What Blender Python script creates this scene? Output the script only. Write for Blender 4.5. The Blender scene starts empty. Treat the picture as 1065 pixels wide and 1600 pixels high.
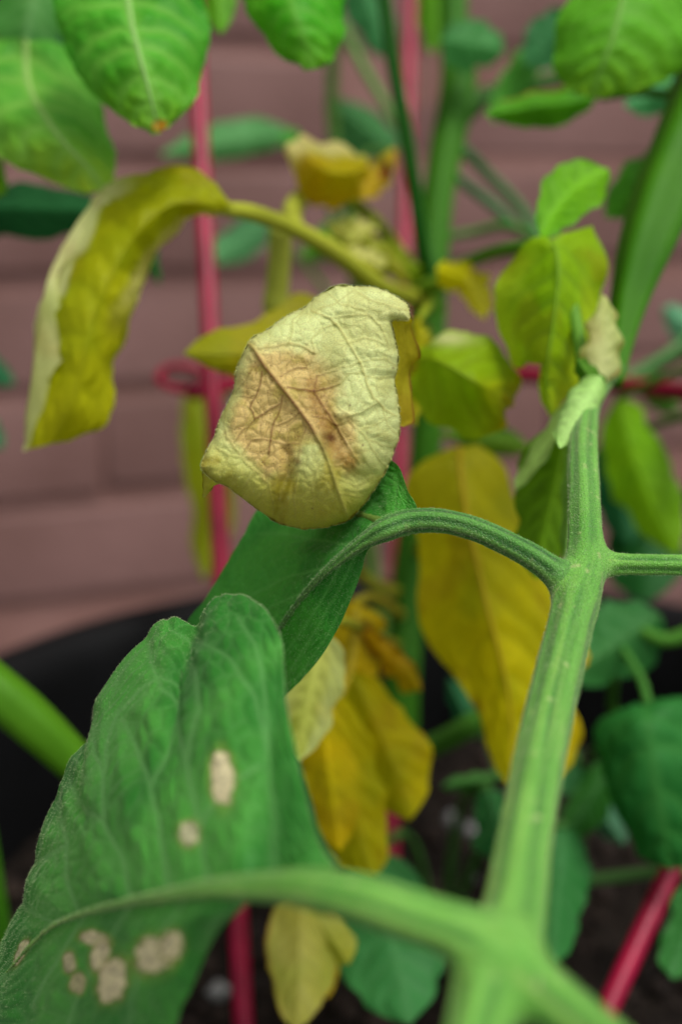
import bpy, bmesh, math, random
import numpy as np
from mathutils import Vector
from mathutils.geometry import delaunay_2d_cdt

# ------------------------------------------------------------------ camera, sky, sun, exposure
scene = bpy.context.scene
C = scene.collection
PITCH = math.radians(15.6)
CAM = np.array([0.0, 0.0, 0.50])
FPX = 1900.0                       # focal length in pixels of the 1065 px wide photograph
cd = bpy.data.cameras.new('camera')
cam = bpy.data.objects.new('camera', cd); C.objects.link(cam)
cam.location = CAM
cam.rotation_euler = (math.radians(90) - PITCH, 0, 0)
cd.sensor_fit = 'HORIZONTAL'; cd.sensor_width = 24.0
cd.lens = 24.0 * FPX / 1065.0
cd.clip_start = 0.01; cd.clip_end = 200
cd.dof.use_dof = True
cd.dof.focus_distance = 0.178
cd.dof.aperture_fstop = cd.lens / 4.7
scene.camera = cam

SUN_EL, SUN_AZ = math.radians(64), math.radians(128)     # azimuth measured clockwise from +Y
world = bpy.data.worlds.new('World'); scene.world = world
world.use_nodes = True
wn = world.node_tree
bg = wn.nodes['Background']
sky = wn.nodes.new('ShaderNodeTexSky'); sky.sky_type = 'NISHITA'
sky.sun_disc = False; sky.sun_elevation = SUN_EL; sky.sun_rotation = SUN_AZ
sky.air_density = 1.0; sky.dust_density = 4.0; sky.ozone_density = 1.0
hs_ = wn.nodes.new('ShaderNodeHueSaturation'); hs_.inputs['Saturation'].default_value = 0.18     # an overcast sky is nearly grey
wn.links.new(sky.outputs[0], hs_.inputs['Color']); wn.links.new(hs_.outputs[0], bg.inputs[0]); bg.inputs[1].default_value = 0.10
sd = bpy.data.lights.new('sun', 'SUN'); sd.energy = 1.5; sd.angle = math.radians(14)
sd.color = (1.0, 0.95, 0.87)
sun = bpy.data.objects.new('sun', sd); C.objects.link(sun)
sv = Vector((math.sin(SUN_AZ) * math.cos(SUN_EL), math.cos(SUN_AZ) * math.cos(SUN_EL), math.sin(SUN_EL)))
sun.rotation_euler = sv.to_track_quat('Z', 'Y').to_euler(); sun.location = (0.5, -0.5, 2)
vs = scene.view_settings
vs.view_transform = 'Standard'; vs.look = 'None'; vs.gamma = 1.0; vs.use_curve_mapping = False
vs.exposure = 0.56
scene.cycles.max_bounces = 8; scene.cycles.transmission_bounces = 6; scene.cycles.use_denoising = True

# ------------------------------------------------------------------ small maths
FW = np.array([0, math.cos(PITCH), -math.sin(PITCH)])
UP = np.array([0, math.sin(PITCH), math.cos(PITCH)])
RT = np.array([1.0, 0, 0])
def P(x, y, d):
    """photo pixel and distance in cm -> point in the world"""
    d = np.asarray(d, float) * 0.01
    x = (np.asarray(x, float) - 532.5) / FPX * d; y = -(np.asarray(y, float) - 800) / FPX * d
    return CAM + x[..., None] * RT + y[..., None] * UP + d[..., None] * FW
def pix(p):
    q = p - CAM
    d = q @ FW
    return 532.5 + (q @ RT) / d * FPX, 800 - (q @ UP) / d * FPX, d
def srgb(c):
    c = np.asarray(c, float) / 255.0
    return np.where(c <= 0.04045, c / 12.92, ((c + 0.055) / 1.055) ** 2.4)
def sm(x, a, b):
    t = np.clip((x - a) / (b - a), 0, 1); return t * t * (3 - 2 * t)
def _h(i, j, k, s):
    n = (i * 374761393 + j * 668265263 + k * 2147483647 + s * 974634777) & 0xffffffff
    n = ((n ^ (n >> 13)) * 1274126177) & 0xffffffff
    n = ((n ^ (n >> 16)) * 2246822519) & 0xffffffff
    return ((n ^ (n >> 15)) & 0xffffff) / float(0xffffff)
def vnoise(x, y, z, s=0):
    x, y, z = np.broadcast_arrays(np.asarray(x, float), np.asarray(y, float), np.asarray(z, float))
    i, j, k = (np.floor(a).astype(np.int64) for a in (x, y, z))
    fx, fy, fz = x - i, y - j, z - k
    fx, fy, fz = (f * f * (3 - 2 * f) for f in (fx, fy, fz))
    r = 0
    for a in (0, 1):
        for b in (0, 1):
            for c in (0, 1):
                w = (fx if a else 1 - fx) * (fy if b else 1 - fy) * (fz if c else 1 - fz)
                r = r + w * _h(i + a, j + b, k + c, s)
    return r
def fbm(x, y, z=0.0, s=0, o=3):
    r, a, t = 0, 1.0, 0
    for q in range(o):
        r = r + a * vnoise(np.asarray(x) * 2 ** q, np.asarray(y) * 2 ** q, np.asarray(z) * 2 ** q + 7.3 * q, s + q); t += a; a *= .5
    return r / t
def worley(x, y, s=0):
    """F2 - F1 on a jittered grid: zero on the cell borders"""
    x = np.asarray(x, float); y = np.asarray(y, float); i, j = np.floor(x).astype(np.int64), np.floor(y).astype(np.int64)
    f1 = np.full(x.shape, 9.0); f2 = np.full(x.shape, 9.0)
    for a in (-1, 0, 1):
        for b in (-1, 0, 1):
            d = np.hypot(i + a + _h(i + a, j + b, 0 * i, s) - x, j + b + _h(i + a, j + b, 0 * i + 1, s) - y)
            f2 = np.minimum(f2, np.maximum(f1, d)); f1 = np.minimum(f1, d)
    return f2 - f1
def catmull(pts, n):
    pts = np.asarray(pts, float)
    m = len(pts)
    if m == 2:
        t = np.linspace(0, 1, n)[:, None]; return pts[0] * (1 - t) + pts[1] * t
    e = np.vstack([2 * pts[0] - pts[1], pts, 2 * pts[-1] - pts[-2]])
    t = np.linspace(0, m - 1 - 1e-9, n); i = np.floor(t).astype(int); f = (t - i)[:, None]
    p0, p1, p2, p3 = e[i], e[i + 1], e[i + 2], e[i + 3]
    return 0.5 * (2 * p1 + (p2 - p0) * f + (2 * p0 - 5 * p1 + 4 * p2 - p3) * f ** 2 + (3 * p1 - p0 - 3 * p2 + p3) * f ** 3)
def seg_dist(px, py, line):
    """distance of points to a polyline, in the line's own units"""
    best = np.full(px.shape, 1e9)
    for (ax, ay), (bx, by) in zip(line[:-1], line[1:]):
        dx, dy = bx - ax, by - ay
        t = np.clip(((px - ax) * dx + (py - ay) * dy) / (dx * dx + dy * dy + 1e-12), 0, 1)
        best = np.minimum(best, np.hypot(px - ax - t * dx, py - ay - t * dy))
    return best

# ------------------------------------------------------------------ objects
def tag(o, label=None, cat=None, group=None, kind=None):
    if label: o['label'] = label
    if cat: o['category'] = cat
    if group: o['group'] = group
    if kind: o['kind'] = kind
    return o
def thing(name, label, cat, base, group=None):
    o = bpy.data.objects.new(name, None); C.objects.link(o)
    o.location = tuple(base); o.empty_display_size = 0.02
    return tag(o, label, cat, group)
def base_of(o):
    b = np.zeros(3)
    while o is not None:
        b = b + np.array(o.location); o = o.parent
    return b
def mesh_obj(name, verts, faces, mat, parent=None, col=None, smooth=True, kind=None, label=None):
    v = np.asarray(verts, float)
    if parent is not None: v = v - base_of(parent)
    me = bpy.data.meshes.new(name)
    me.from_pydata(v.tolist(), [], faces if isinstance(faces, list) else faces.tolist())
    if smooth: me.polygons.foreach_set('use_smooth', [True] * len(me.polygons))
    if col is not None:
        a = me.color_attributes.new('Col', 'FLOAT_COLOR', 'POINT')
        c4 = np.ones((len(v), 4)); c4[:, :3] = col
        a.data.foreach_set('color', c4.ravel())
    me.update()
    me.materials.append(mat)
    o = bpy.data.objects.new(name, me); C.objects.link(o)
    if parent is not None: o.parent = parent
    if kind: o['kind'] = kind
    if label: o['label'] = label
    return o

# ------------------------------------------------------------------ materials
def newmat(name):
    m = bpy.data.materials.new(name); m.use_nodes = True
    nt = m.node_tree; b = nt.nodes['Principled BSDF']
    return m, nt, b
def N(nt, t, **kw):
    n = nt.nodes.new(t)
    for k, v in kw.items():
        if k in n.inputs: n.inputs[k].default_value = v
        else: setattr(n, k, v)
    return n
def leaf_material(name, trans=0.35, rough=0.5, cell=900.0, bump=0.35, sheen=0.25, fine=0.25, spec=0.35):
    m, nt, b = newmat(name)
    L = nt.links.new
    at = N(nt, 'ShaderNodeAttribute', attribute_name='Col')
    tc = N(nt, 'ShaderNodeTexCoord')
    n1 = N(nt, 'ShaderNodeTexNoise', Scale=cell * 1.6, Detail=3.0)
    L(tc.outputs['Object'], n1.inputs['Vector'])
    mr = N(nt, 'ShaderNodeMapRange'); mr.inputs[1].default_value = .3; mr.inputs[2].default_value = .7
    mr.inputs[3].default_value = 1 - fine; mr.inputs[4].default_value = 1 + fine
    L(n1.outputs['Fac'], mr.inputs[0])
    mul = N(nt, 'ShaderNodeVectorMath', operation='SCALE')
    L(at.outputs['Color'], mul.inputs[0]); L(mr.outputs[0], mul.inputs['Scale'])
    vo = N(nt, 'ShaderNodeTexVoronoi', feature='DISTANCE_TO_EDGE', Scale=cell)
    L(tc.outputs['Object'], vo.inputs['Vector'])
    mr2 = N(nt, 'ShaderNodeMapRange'); mr2.inputs[2].default_value = .18
    L(vo.outputs['Distance'], mr2.inputs[0])
    n2 = N(nt, 'ShaderNodeTexNoise', Scale=cell * 5, Detail=2.0)
    L(tc.outputs['Object'], n2.inputs['Vector'])
    add = N(nt, 'ShaderNodeMath', operation='MULTIPLY_ADD'); add.inputs[1].default_value = 0.6
    L(n2.outputs['Fac'], add.inputs[0]); L(mr2.outputs[0], add.inputs[2])
    bp = N(nt, 'ShaderNodeBump', Strength=bump, Distance=0.00018)
    L(add.outputs[0], bp.inputs['Height'])
    b.inputs['Roughness'].default_value = rough
    b.inputs['Specular IOR Level'].default_value = spec
    b.inputs['Sheen Weight'].default_value = sheen
    b.inputs['Sheen Roughness'].default_value = 0.5
    L(mul.outputs[0], b.inputs['Base Color']); L(bp.outputs[0], b.inputs['Normal'])
    tr = N(nt, 'ShaderNodeBsdfTranslucent')
    hs = N(nt, 'ShaderNodeHueSaturation', Saturation=1.15, Value=1.25)
    L(mul.outputs[0], hs.inputs['Color']); L(hs.outputs[0], tr.inputs['Color']); L(bp.outputs[0], tr.inputs['Normal'])
    mx = N(nt, 'ShaderNodeMixShader'); mx.inputs[0].default_value = trans
    L(b.outputs[0], mx.inputs[1]); L(tr.outputs[0], mx.inputs[2])
    L(mx.outputs[0], nt.nodes['Material Output'].inputs['Surface'])
    return m
M_green = leaf_material('green_leaf', trans=0.34, rough=0.5, cell=800, bump=.2, sheen=.0, fine=.10, spec=.14)
M_fuzzy = leaf_material('hairy_green_leaf', trans=0.24, rough=0.46, cell=1400, bump=.3, sheen=.05, fine=.12, spec=.28)
M_hero = leaf_material('withered_leaf', trans=0.22, rough=0.45, cell=3000, bump=.35, sheen=.0, fine=.13, spec=.35)
M_yellow = leaf_material('yellow_leaf', trans=0.50, rough=0.5, cell=800, bump=.2, sheen=.0, fine=.08, spec=.14)
M_stem = leaf_material('green_stem', trans=0.10, rough=0.5, cell=1500, bump=.3, sheen=.0, fine=.15, spec=.18)
M_rachis = leaf_material('hairy_green_stalk', trans=0.08, rough=0.42, cell=2200, bump=.5, sheen=.12, fine=.22, spec=.4)
def hair_material():
    m, nt, b = newmat('leaf_hair')
    b.inputs['Base Color'].default_value = (.62, .76, .42, 1)
    b.inputs['Roughness'].default_value = .35
    tr = N(nt, 'ShaderNodeBsdfTranslucent'); tr.inputs[0].default_value = (.7, .8, .55, 1)
    mx = N(nt, 'ShaderNodeMixShader'); mx.inputs[0].default_value = .5
    nt.links.new(b.outputs[0], mx.inputs[1]); nt.links.new(tr.outputs[0], mx.inputs[2])
    nt.links.new(mx.outputs[0], nt.nodes['Material Output'].inputs['Surface'])
    return m
M_hair = hair_material()
def noise_material(name, c0, c1, scale, rough, bump=.3, dist=.001, detail=6.0, scale2=None, spec=.3):
    m, nt, b = newmat(name); L = nt.links.new
    tc = N(nt, 'ShaderNodeTexCoord')
    n1 = N(nt, 'ShaderNodeTexNoise', Scale=scale, Detail=detail)
    L(tc.outputs['Object'], n1.inputs['Vector'])
    cr = N(nt, 'ShaderNodeValToRGB')
    cr.color_ramp.elements[0].position = .32; cr.color_ramp.elements[1].position = .68
    cr.color_ramp.elements[0].color = (*c0, 1); cr.color_ramp.elements[1].color = (*c1, 1)
    L(n1.outputs['Fac'], cr.inputs[0]); L(cr.outputs[0], b.inputs['Base Color'])
    n2 = N(nt, 'ShaderNodeTexNoise', Scale=scale2 or scale * 6, Detail=4.0)
    L(tc.outputs['Object'], n2.inputs['Vector'])
    bp = N(nt, 'ShaderNodeBump', Strength=bump, Distance=dist)
    L(n2.outputs['Fac'], bp.inputs['Height']); L(bp.outputs[0], b.inputs['Normal'])
    b.inputs['Roughness'].default_value = rough
    b.inputs['Specular IOR Level'].default_value = spec
    return m
M_brick = noise_material('painted_brick', srgb((84, 56, 49)), srgb((138, 105, 101)), 3.2, .62, .6, .002, scale2=140)
M_mortar = noise_material('painted_mortar', srgb((122, 86, 78)), srgb((150, 114, 108)), 8, .7, .5, .002, scale2=160)
M_pot = noise_material('black_plastic', (.004, .0042, .0045), (.007, .0073, .008), 40, .6, .15, .0004, scale2=900, spec=.10)
M_soil = noise_material('potting_soil', (.006, .004, .003), (.022, .016, .012), 130, .9, 1.0, .004, scale2=420, spec=.15)
M_perlite = noise_material('perlite', (.16, .16, .16), (.30, .30, .29), 400, .85, .5, .0005)
M_red = noise_material('red_coated_wire', srgb((124, 4, 42)), srgb((162, 12, 58)), 90, .36, .12, .0003, scale2=700, spec=.35)
M_ground = noise_material('concrete', (.16, .15, .14), (.26, .25, .23), 9, .85, .4, .002, scale2=90)
M_wood = noise_material('dark_timber', (.020, .014, .011), (.035, .026, .020), 20, .7, .4, .001)

# ------------------------------------------------------------------ tubes and leaves
def frames(p):
    t = np.gradient(p, axis=0); t /= np.linalg.norm(t, axis=1)[:, None] + 1e-12
    a = np.zeros_like(p)
    v = np.cross(t[0], [0.1, 0.2, 1.0]); v /= np.linalg.norm(v)
    for i in range(len(p)):
        v = v - t[i] * (v @ t[i]); v /= np.linalg.norm(v) + 1e-12; a[i] = v
    return t, a, np.cross(t, a)
def tube_geo(ctrl, n=40, k=14, rib=0.0, ribs=6, seed=0, world_pts=False):
    """ctrl: (x, y, depth cm, width in px) rows, or (X, Y, Z, radius m) rows when world_pts"""
    ctrl = np.asarray(ctrl, float)
    if world_pts: p, r = ctrl[:, :3], ctrl[:, 3]
    else: p = P(ctrl[:, 0], ctrl[:, 1], ctrl[:, 2]); r = ctrl[:, 3] * .5 / FPX * ctrl[:, 2] * .01
    q = catmull(np.c_[p, r * 10], n); p, r = q[:, :3], q[:, 3] / 10
    r = np.maximum(r, 1e-5)
    t, a, b = frames(p)
    th = np.linspace(0, 2 * math.pi, k, endpoint=False)
    rr = r[:, None] * (1 + rib * np.cos(ribs * th + seed)[None, :])
    v = p[:, None] + rr[..., None] * (np.cos(th)[None, :, None] * a[:, None] + np.sin(th)[None, :, None] * b[:, None])
    v = v.reshape(-1, 3)
    i = np.arange(n - 1)[:, None] * k; j = np.arange(k)[None, :]; j2 = (j + 1) % k
    f = np.stack([i + j, i + j2, i + k + j2, i + k + j], -1).reshape(-1, 4).tolist()
    f.append(list(range(k))[::-1]); f.append([(n - 1) * k + q for q in range(k)])
    ang = np.tile(th, n)
    return v, f, ang
def tube(name, ctrl, col, mat, parent, n=40, k=16, rib=.07, ribs=5, label=None, col2=None, kind=None, world_pts=False):
    v, f, ang = tube_geo(ctrl, n, k, rib, ribs, 0, world_pts)
    c0 = srgb(col); c1 = srgb(col2 if col2 is not None else col)
    s = len(parent.children) if parent else 0
    w = fbm(v[:, 0] * 60, v[:, 1] * 60, v[:, 2] * 60, s)[:, None]
    w2 = (.5 + .5 * np.cos(ang * ribs))[:, None]
    col_ = c0 * (1 - w) + c1 * w
    col_ = col_ * (.92 + .12 * w2)
    return mesh_obj(name, v, f, mat, parent, col_, label=label, kind=kind)

def leaf(name, st, parent, mat, base, alt=None, tip=None, tipr=(.6, 1.0), vein=None, veinw=.5, vwid=.35, edge=None, edger=(.8, 1.),
         edge_side=0, nv=70, nu=25, nlat=6, slope=.30, puff=.35, sign=1, wav=.3, serr=.03, seed=0, bulge=0.0, spots=(), label=None, mid=None,
         midcol=None, fn=None, blot=45, pxveins=None, net=.0055, netw=.26):
    """st: rows of ((x,y,d) left edge, (x,y,d) midrib, (x,y,d) right edge); d in cm; blade lofted through them, real curvature in depth"""
    st = np.asarray(st, float)
    m = len(st)
    pts = P(st[..., 0], st[..., 1], st[..., 2]).reshape(m, 9)
    q = catmull(pts, nv).reshape(nv, 3, 3)
    Lp, Mp, Rp = q[:, 0], q[:, 1], q[:, 2]
    u = np.linspace(-1, 1, nu)
    v = np.linspace(0, 1, nv)
    V, U = np.meshgrid(v, u, indexing='ij')
    au = np.abs(U)
    side = np.where((U < 0)[..., None], Lp[:, None], Rp[:, None])
    # margins: lobed and slightly toothed
    ser = 1 + serr * (2 * fbm(V * 9 + np.sign(U) * 40, 0 * V + seed, 0, seed, 3) - 1) * 2
    e = au * np.where(au > 0, ser, 1)
    pos = Mp[:, None] + (side - Mp[:, None]) * e[..., None]
    tv = np.gradient(pos, axis=0); tu = np.gradient(pos, axis=1)
    nr = np.cross(tu, tv); nr /= np.linalg.norm(nr, axis=2)[..., None] + 1e-12
    # turn normals towards the camera so that 'sign' has a fixed meaning
    tocam = CAM - pos
    flip = np.sign(np.sum(nr * tocam)); nr = nr * (flip if flip else 1)
    Ln = np.sum(np.linalg.norm(np.diff(Mp, axis=0), axis=1))
    Wd = np.linalg.norm(side - Mp[:, None], axis=2)
    # lateral veins
    dist = np.full(V.shape, 1.0)
    rnd = np.random.RandomState(seed + 11)
    for s in (-1, 1):
        for k in range(nlat):
            v0 = (k + .35 + .25 * rnd.rand()) / (nlat + .3) * .88
            path = v0 + (slope * (.8 + .4 * rnd.rand())) * (au ** (1.1 + .5 * rnd.rand())) * (1 - .35 * v0) + .16 * (fbm(au * 3 + k * 9, V * 0 + s * 5, 0, seed, 2) - .5) * au
            dd = np.abs(V - path) * Ln * .85
            dd = np.where(U * s >= 0, dd, 1.0)
            dist = np.minimum(dist, dd + .0009 * sm(au, .75, 1.0))
            # a fork off the outer half of each vein
            pth2 = path + .5 / nlat * np.clip(au - .35, 0, 1) * 1.2
            dd2 = np.where((U * s >= 0) & (au > .35), np.abs(V - pth2) * Ln * .85, 1.0)
            dist = np.minimum(dist, dd2 + .0005)
    dm = au * Wd
    w = vwid * .001
    if pxveins is not None:
        X0, Y0, D0 = pix(pos)
        wx_ = X0 + 7 * (fbm(X0 / 30, Y0 / 30, 0, seed) - .5); wy_ = Y0 + 7 * (fbm(X0 / 30, Y0 / 30, 7, seed) - .5)
        dist = np.min([seg_dist(wx_, wy_, q) for q in pxveins], 0) * D0 / FPX
    # the finer net of veins between the laterals
    dB = V * Ln / net; aB = U * Wd.max() / net
    wr_ = worley(aB + .7 * (fbm(aB * .8, dB * .8, 0, seed + 5) - .5), dB + .7 * (fbm(aB * .8, dB * .8, 4, seed + 5) - .5), seed)
    netd = wr_ * net * .5
    vein_a = np.maximum(np.exp(-(dist / w) ** 2) * (1 - .5 * au), np.exp(-(dm / (w * 1.9)) ** 2))
    cushion = (1 - netw) * sm(np.minimum(dist, dm), 0, .0038) + netw * sm(np.minimum(np.minimum(dist, dm), netd), 0, net * .38)
    vein_a = np.maximum(vein_a, min(.5, netw) * np.exp(-(netd / (w * .8)) ** 2))
    disp = sign * puff * .001 * (cushion - .3)
    disp = disp + wav * .001 * (au ** 2) * np.sin(V * 21 + U * 2.0 + seed * 1.7) + wav * .001 * 2.0 * (fbm(V * 5, U * 2 + 9, 0, seed) - .5)
    disp = disp + bulge * .01 * 4 * au * (1 - au) * (np.sin(math.pi * np.clip(V, 0, 1)) * .7 + .3)
    pos = pos + nr * disp[..., None]
    X, Y, D = pix(pos)
    # colour of the blade itself
    base = srgb(base); alt = srgb(alt) if alt is not None else base * 1.25
    nz = fbm(pos[..., 0] * blot + seed, pos[..., 1] * blot, pos[..., 2] * blot, seed, 4)
    w1 = sm(nz, .38, .62)[..., None]
    col = base * (1 - w1) + alt * w1
    if tip is not None:
        tw = (sm(V + .25 * (nz - .5), tipr[0], tipr[1]) * (.55 + .45 * cushion))[..., None]
        col = col * (1 - tw) + srgb(tip) * tw
    if edge is not None:
        g = au if edge_side == 0 else U * edge_side
        ew = sm(g + .25 * (nz - .5), edger[0], edger[1])[..., None]
        col = col * (1 - ew) + srgb(edge) * ew
    if vein is not None:
        vw = (vein_a * veinw)[..., None]
        col = col * (1 - vw) + srgb(vein) * vw
    if mat is M_yellow:      # senescing tissue: greener remains and browner blotches
        g1 = sm(fbm(pos[..., 0] * 70 + 3, pos[..., 1] * 70, pos[..., 2] * 70, seed + 7), .52, .72)[..., None] * .30
        col = col * (1 - g1) + srgb((128, 156, 16)) * g1
        g2 = sm(fbm(pos[..., 0] * 110, pos[..., 1] * 110 + 5, pos[..., 2] * 110, seed + 8), .60, .78)[..., None] * .28
        col = col * (1 - g2) + srgb((150, 108, 20)) * g2
    for (sx, sy, rx, ry, rot, sc) in spots:
        c_, s_ = math.cos(rot), math.sin(rot)
        dx, dy = X - sx, Y - sy
        a = (dx * c_ + dy * s_) / rx; b = (-dx * s_ + dy * c_) / ry
        g = np.sqrt(a * a + b * b) + .55 * (fbm(X / 9, Y / 9, 0, int(sx)) - .5)
        wi = (1 - sm(g, .85, 1.08))[..., None]
        rim = np.exp(-((g - 1.02) / .13) ** 2)[..., None] * .55
        inner = srgb(sc) * (1 - .30 * sm(fbm(X / 7, Y / 7, 3, int(sy)), .45, .75))[..., None]
        halo = np.exp(-((g - 1.15) / .28) ** 2)[..., None] * .25
        col = col * (1 - halo) + srgb((150, 180, 70)) * halo
        col = col * (1 - rim) + srgb((128, 100, 44)) * rim
        inner = inner * (1 - .35 * sm(fbm(X / 14, Y / 4.5, 1, int(sx) + 3), .55, .75))[..., None]
        col = col * (1 - wi) + inner * wi
    if fn is not None: col = fn(col, U, V, X, Y, nz, cushion)
    i = (np.arange(nv - 1)[:, None] * nu + np.arange(nu - 1)[None, :]).reshape(-1)
    f = np.stack([i, i + 1, i + nu + 1, i + nu], -1)
    o = mesh_obj(name, pos.reshape(-1, 3), f, mat, parent, np.clip(col, 0, 1).reshape(-1, 3), label=label)
    # midrib as a raised rib along the blade
    if mid:
        mp = pos[:, nu // 2] + nr[:, nu // 2] * (-sign * .0001)
        rr = np.interp(v, [0, .5, 1], [mid, mid * .6, mid * .15]) * .001
        step = max(1, nv // 40)
        ctl = np.c_[mp, rr][::step]
        mo = tube('midrib', ctl, midcol or (120, 160, 90), M_stem, o, n=len(ctl), k=8, rib=0, world_pts=True)
    return o, pos, nr, U, V
def oval(name, pbase, ptip, wl, wr, parent, mat, col, dl=0.0, dr=0.0, bend=0.0, bendd=0.0, peak=.42, power=.8, **kw):
    """an ordinary leaflet: base and tip (x,y,d), half widths in px each side, dl/dr how far each margin lies behind the midrib (cm)"""
    b = np.array(pbase, float); t = np.array(ptip, float)
    ax = t[:2] - b[:2]; L = np.hypot(*ax) + 1e-6; ax /= L
    nrm = np.array([ax[1], -ax[0]])     # to the left of the walking direction in picture terms
    st = []
    for s in np.linspace(0, 1, 11):
        m = b * (1 - s) + t * s
        m[:2] += nrm * bend * 4 * s * (1 - s); m[2] += bendd * 4 * s * (1 - s)
        g = (s / peak) if s < peak else (1 - s) / (1 - peak)
        w = math.sin(max(g, 0) * math.pi / 2) ** power if s < peak else math.sin(max(g, 0) * math.pi / 2) ** (power * 1.1)
        w = max(w, .03)
        sd__ = kw.get('seed', 0)
        wl_ = 1 + .30 * (float(fbm(s * 3.2, sd__ * 1.7, 0, 5, 2)) - .5) * 2; wr_ = 1 + .30 * (float(fbm(s * 3.2, sd__ * 1.7 + 50, 0, 6, 2)) - .5) * 2
        l = np.r_[m[:2] + nrm * wl * w * wl_, m[2] + dl * w]
        r = np.r_[m[:2] - nrm * wr * w * wr_, m[2] + dr * w]
        st.append((l, m, r))
    kw.setdefault('serr', .09)
    kw.setdefault('vein', tuple(min(255, q * 1.25 + 14) for q in (kw.get('alt') or col))); kw.setdefault('veinw', .45); kw.setdefault('vwid', .7); kw.setdefault('puff', .6)
    return leaf(name, st, parent, mat, col, **kw)
def hairs(name, pts, nrm, length, rad, parent, seed=0, droop=.3, label=None):
    rnd = np.random.RandomState(seed)
    n = len(pts)
    d = nrm + rnd.normal(0, .35, (n, 3)); d /= np.linalg.norm(d, axis=1)[:, None]
    ln = length * (.4 + 1.0 * rnd.rand(n))
    s = np.cross(d, [0.3, .5, .8]); s /= np.linalg.norm(s, axis=1)[:, None]; s2 = np.cross(d, s)
    base = pts - nrm * rad
    tipp = base + d * ln[:, None] + np.array([0, 0, -1]) * (ln * droop * rnd.rand(n))[:, None]
    V = np.stack([base + s * rad, base - s * rad * .5 + s2 * rad * .87, base - s * rad * .5 - s2 * rad * .87, tipp], 1).reshape(-1, 3)
    i = np.arange(n)[:, None] * 4
    F = np.concatenate([i + [0, 1, 3], i + [1, 2, 3], i + [2, 0, 3]], 0)
    return mesh_obj(name, V, F, M_hair, parent, smooth=False, kind='stuff', label=label)

# ------------------------------------------------------------------ ground, wall
v = [(-30, -30, 0), (30, -30, 0), (30, 30, 0), (-30, 30, 0)]
g = mesh_obj('ground', v, [[0, 1, 2, 3]], M_ground, smooth=False); tag(g, kind='structure')

YAW = math.atan(.38)
wall = thing('brick_wall', 'mauve painted brick wall behind the potted tomato plants', 'wall', (0, .86, 0))
wall.rotation_euler = (0, 0, YAW)
def local_mesh(name, verts, faces, mat, smooth=False):
    me = bpy.data.meshes.new(name); me.from_pydata([tuple(a) for a in verts], [], faces)
    me.materials.append(mat); me.update()
    if smooth: me.polygons.foreach_set('use_smooth', [True] * len(me.polygons))
    return me
BL, BH, BD, JT = .340, .062, .06, .011
def brick_mesh(seed, L_=BL):
    rnd = random.Random(seed)
    bm = bmesh.new(); bmesh.ops.create_cube(bm, size=1)
    for vv in bm.verts:
        vv.co.x *= L_; vv.co.y *= BD; vv.co.z *= BH
        vv.co.x += rnd.uniform(-.0015, .0015); vv.co.z += rnd.uniform(-.002, .002); vv.co.y += rnd.uniform(-.0015, .0015)
    bmesh.ops.bevel(bm, geom=bm.edges[:], offset=.004, segments=2, affect='EDGES', profile=.6)
    me = bpy.data.meshes.new('brick'); bm.to_mesh(me); bm.free(); me.materials.append(M_brick)
    me.polygons.foreach_set('use_smooth', [True] * len(me.polygons))
    return me
variants = [brick_mesh(i) for i in range(6)]
rnd = random.Random(5)
ROWS, COLS = 20, 8
for r in range(ROWS):
    for c in range(COLS):
        o = bpy.data.objects.new('brick', variants[rnd.randrange(6)]); C.objects.link(o); o.parent = wall
        x = (c - COLS / 2 + (.5 if r % 2 else 0)) * (BL + .003) + rnd.uniform(-.001, .001)
        o.location = (x, BD / 2 - .001 + rnd.uniform(-.003, .003), .030 + r * (BH + JT) + rnd.uniform(-.001, .001))
        o.rotation_euler = (-.035 + rnd.uniform(-.02, .02), rnd.uniform(-.006, .006), rnd.uniform(-.008, .008))
# mortar bed between and behind the bricks
x0, x1, z1 = -1.5, 1.5, ROWS * (BH + JT) + .01
bx = [(x0, .0015, 0), (x1, .0015, 0), (x1, .20, 0), (x0, .20, 0), (x0, .0015, z1), (x1, .0015, z1), (x1, .20, z1), (x0, .20, z1)]
me = local_mesh('mortar', bx, [[0, 1, 5, 4], [1, 2, 6, 5], [2, 3, 7, 6], [3, 0, 4, 7], [4, 5, 6, 7], [0, 3, 2, 1]], M_mortar)
o = bpy.data.objects.new('mortar', me); C.objects.link(o); o.parent = wall

# ------------------------------------------------------------------ pot, soil
PC = np.array([.03, .31]); PR = .18; ZR = CAM[2] - .165; ZS = CAM[2] - .232
def lathe(profile, k=96):
    pr = np.array(profile); n = len(pr)
    th = np.linspace(0, 2 * math.pi, k, endpoint=False)
    V = np.stack([PC[0] + pr[:, 0][:, None] * np.cos(th), PC[1] + pr[:, 0][:, None] * np.sin(th), np.repeat(pr[:, 1][:, None], k, 1)], -1).reshape(-1, 3)
    i = np.arange(n - 1)[:, None] * k; j = np.arange(k)[None]; j2 = (j + 1) % k
    return V, np.stack([i + j, i + j2, i + k + j2, i + k + j], -1).reshape(-1, 4)
pot = thing('plant_pot', 'large round black plastic pot holding the tomato plants', 'plant pot', (PC[0], PC[1], 0))
V_, F_ = lathe([(.001, .004), (.135, .004), (.142, .008), (PR - .012, ZR - .035), (PR - .010, ZR - .028)])
mesh_obj('pot_wall', V_, F_, M_pot, pot)
V_, F_ = lathe([(.136, .02), (PR - .018, ZR - .04), (PR - .016, ZR - .012), (PR - .014, ZR - .004), (PR - .009, ZR), (PR - .002, ZR), (PR + .003, ZR - .003), (PR + .004, ZR - .008), (PR + .003, ZR - .026), (PR - .002, ZR - .030), (PR - .012, ZR - .029)])
mesh_obj('rim', V_, F_, M_pot, pot)
nr_, k_ = 90, 220
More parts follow.
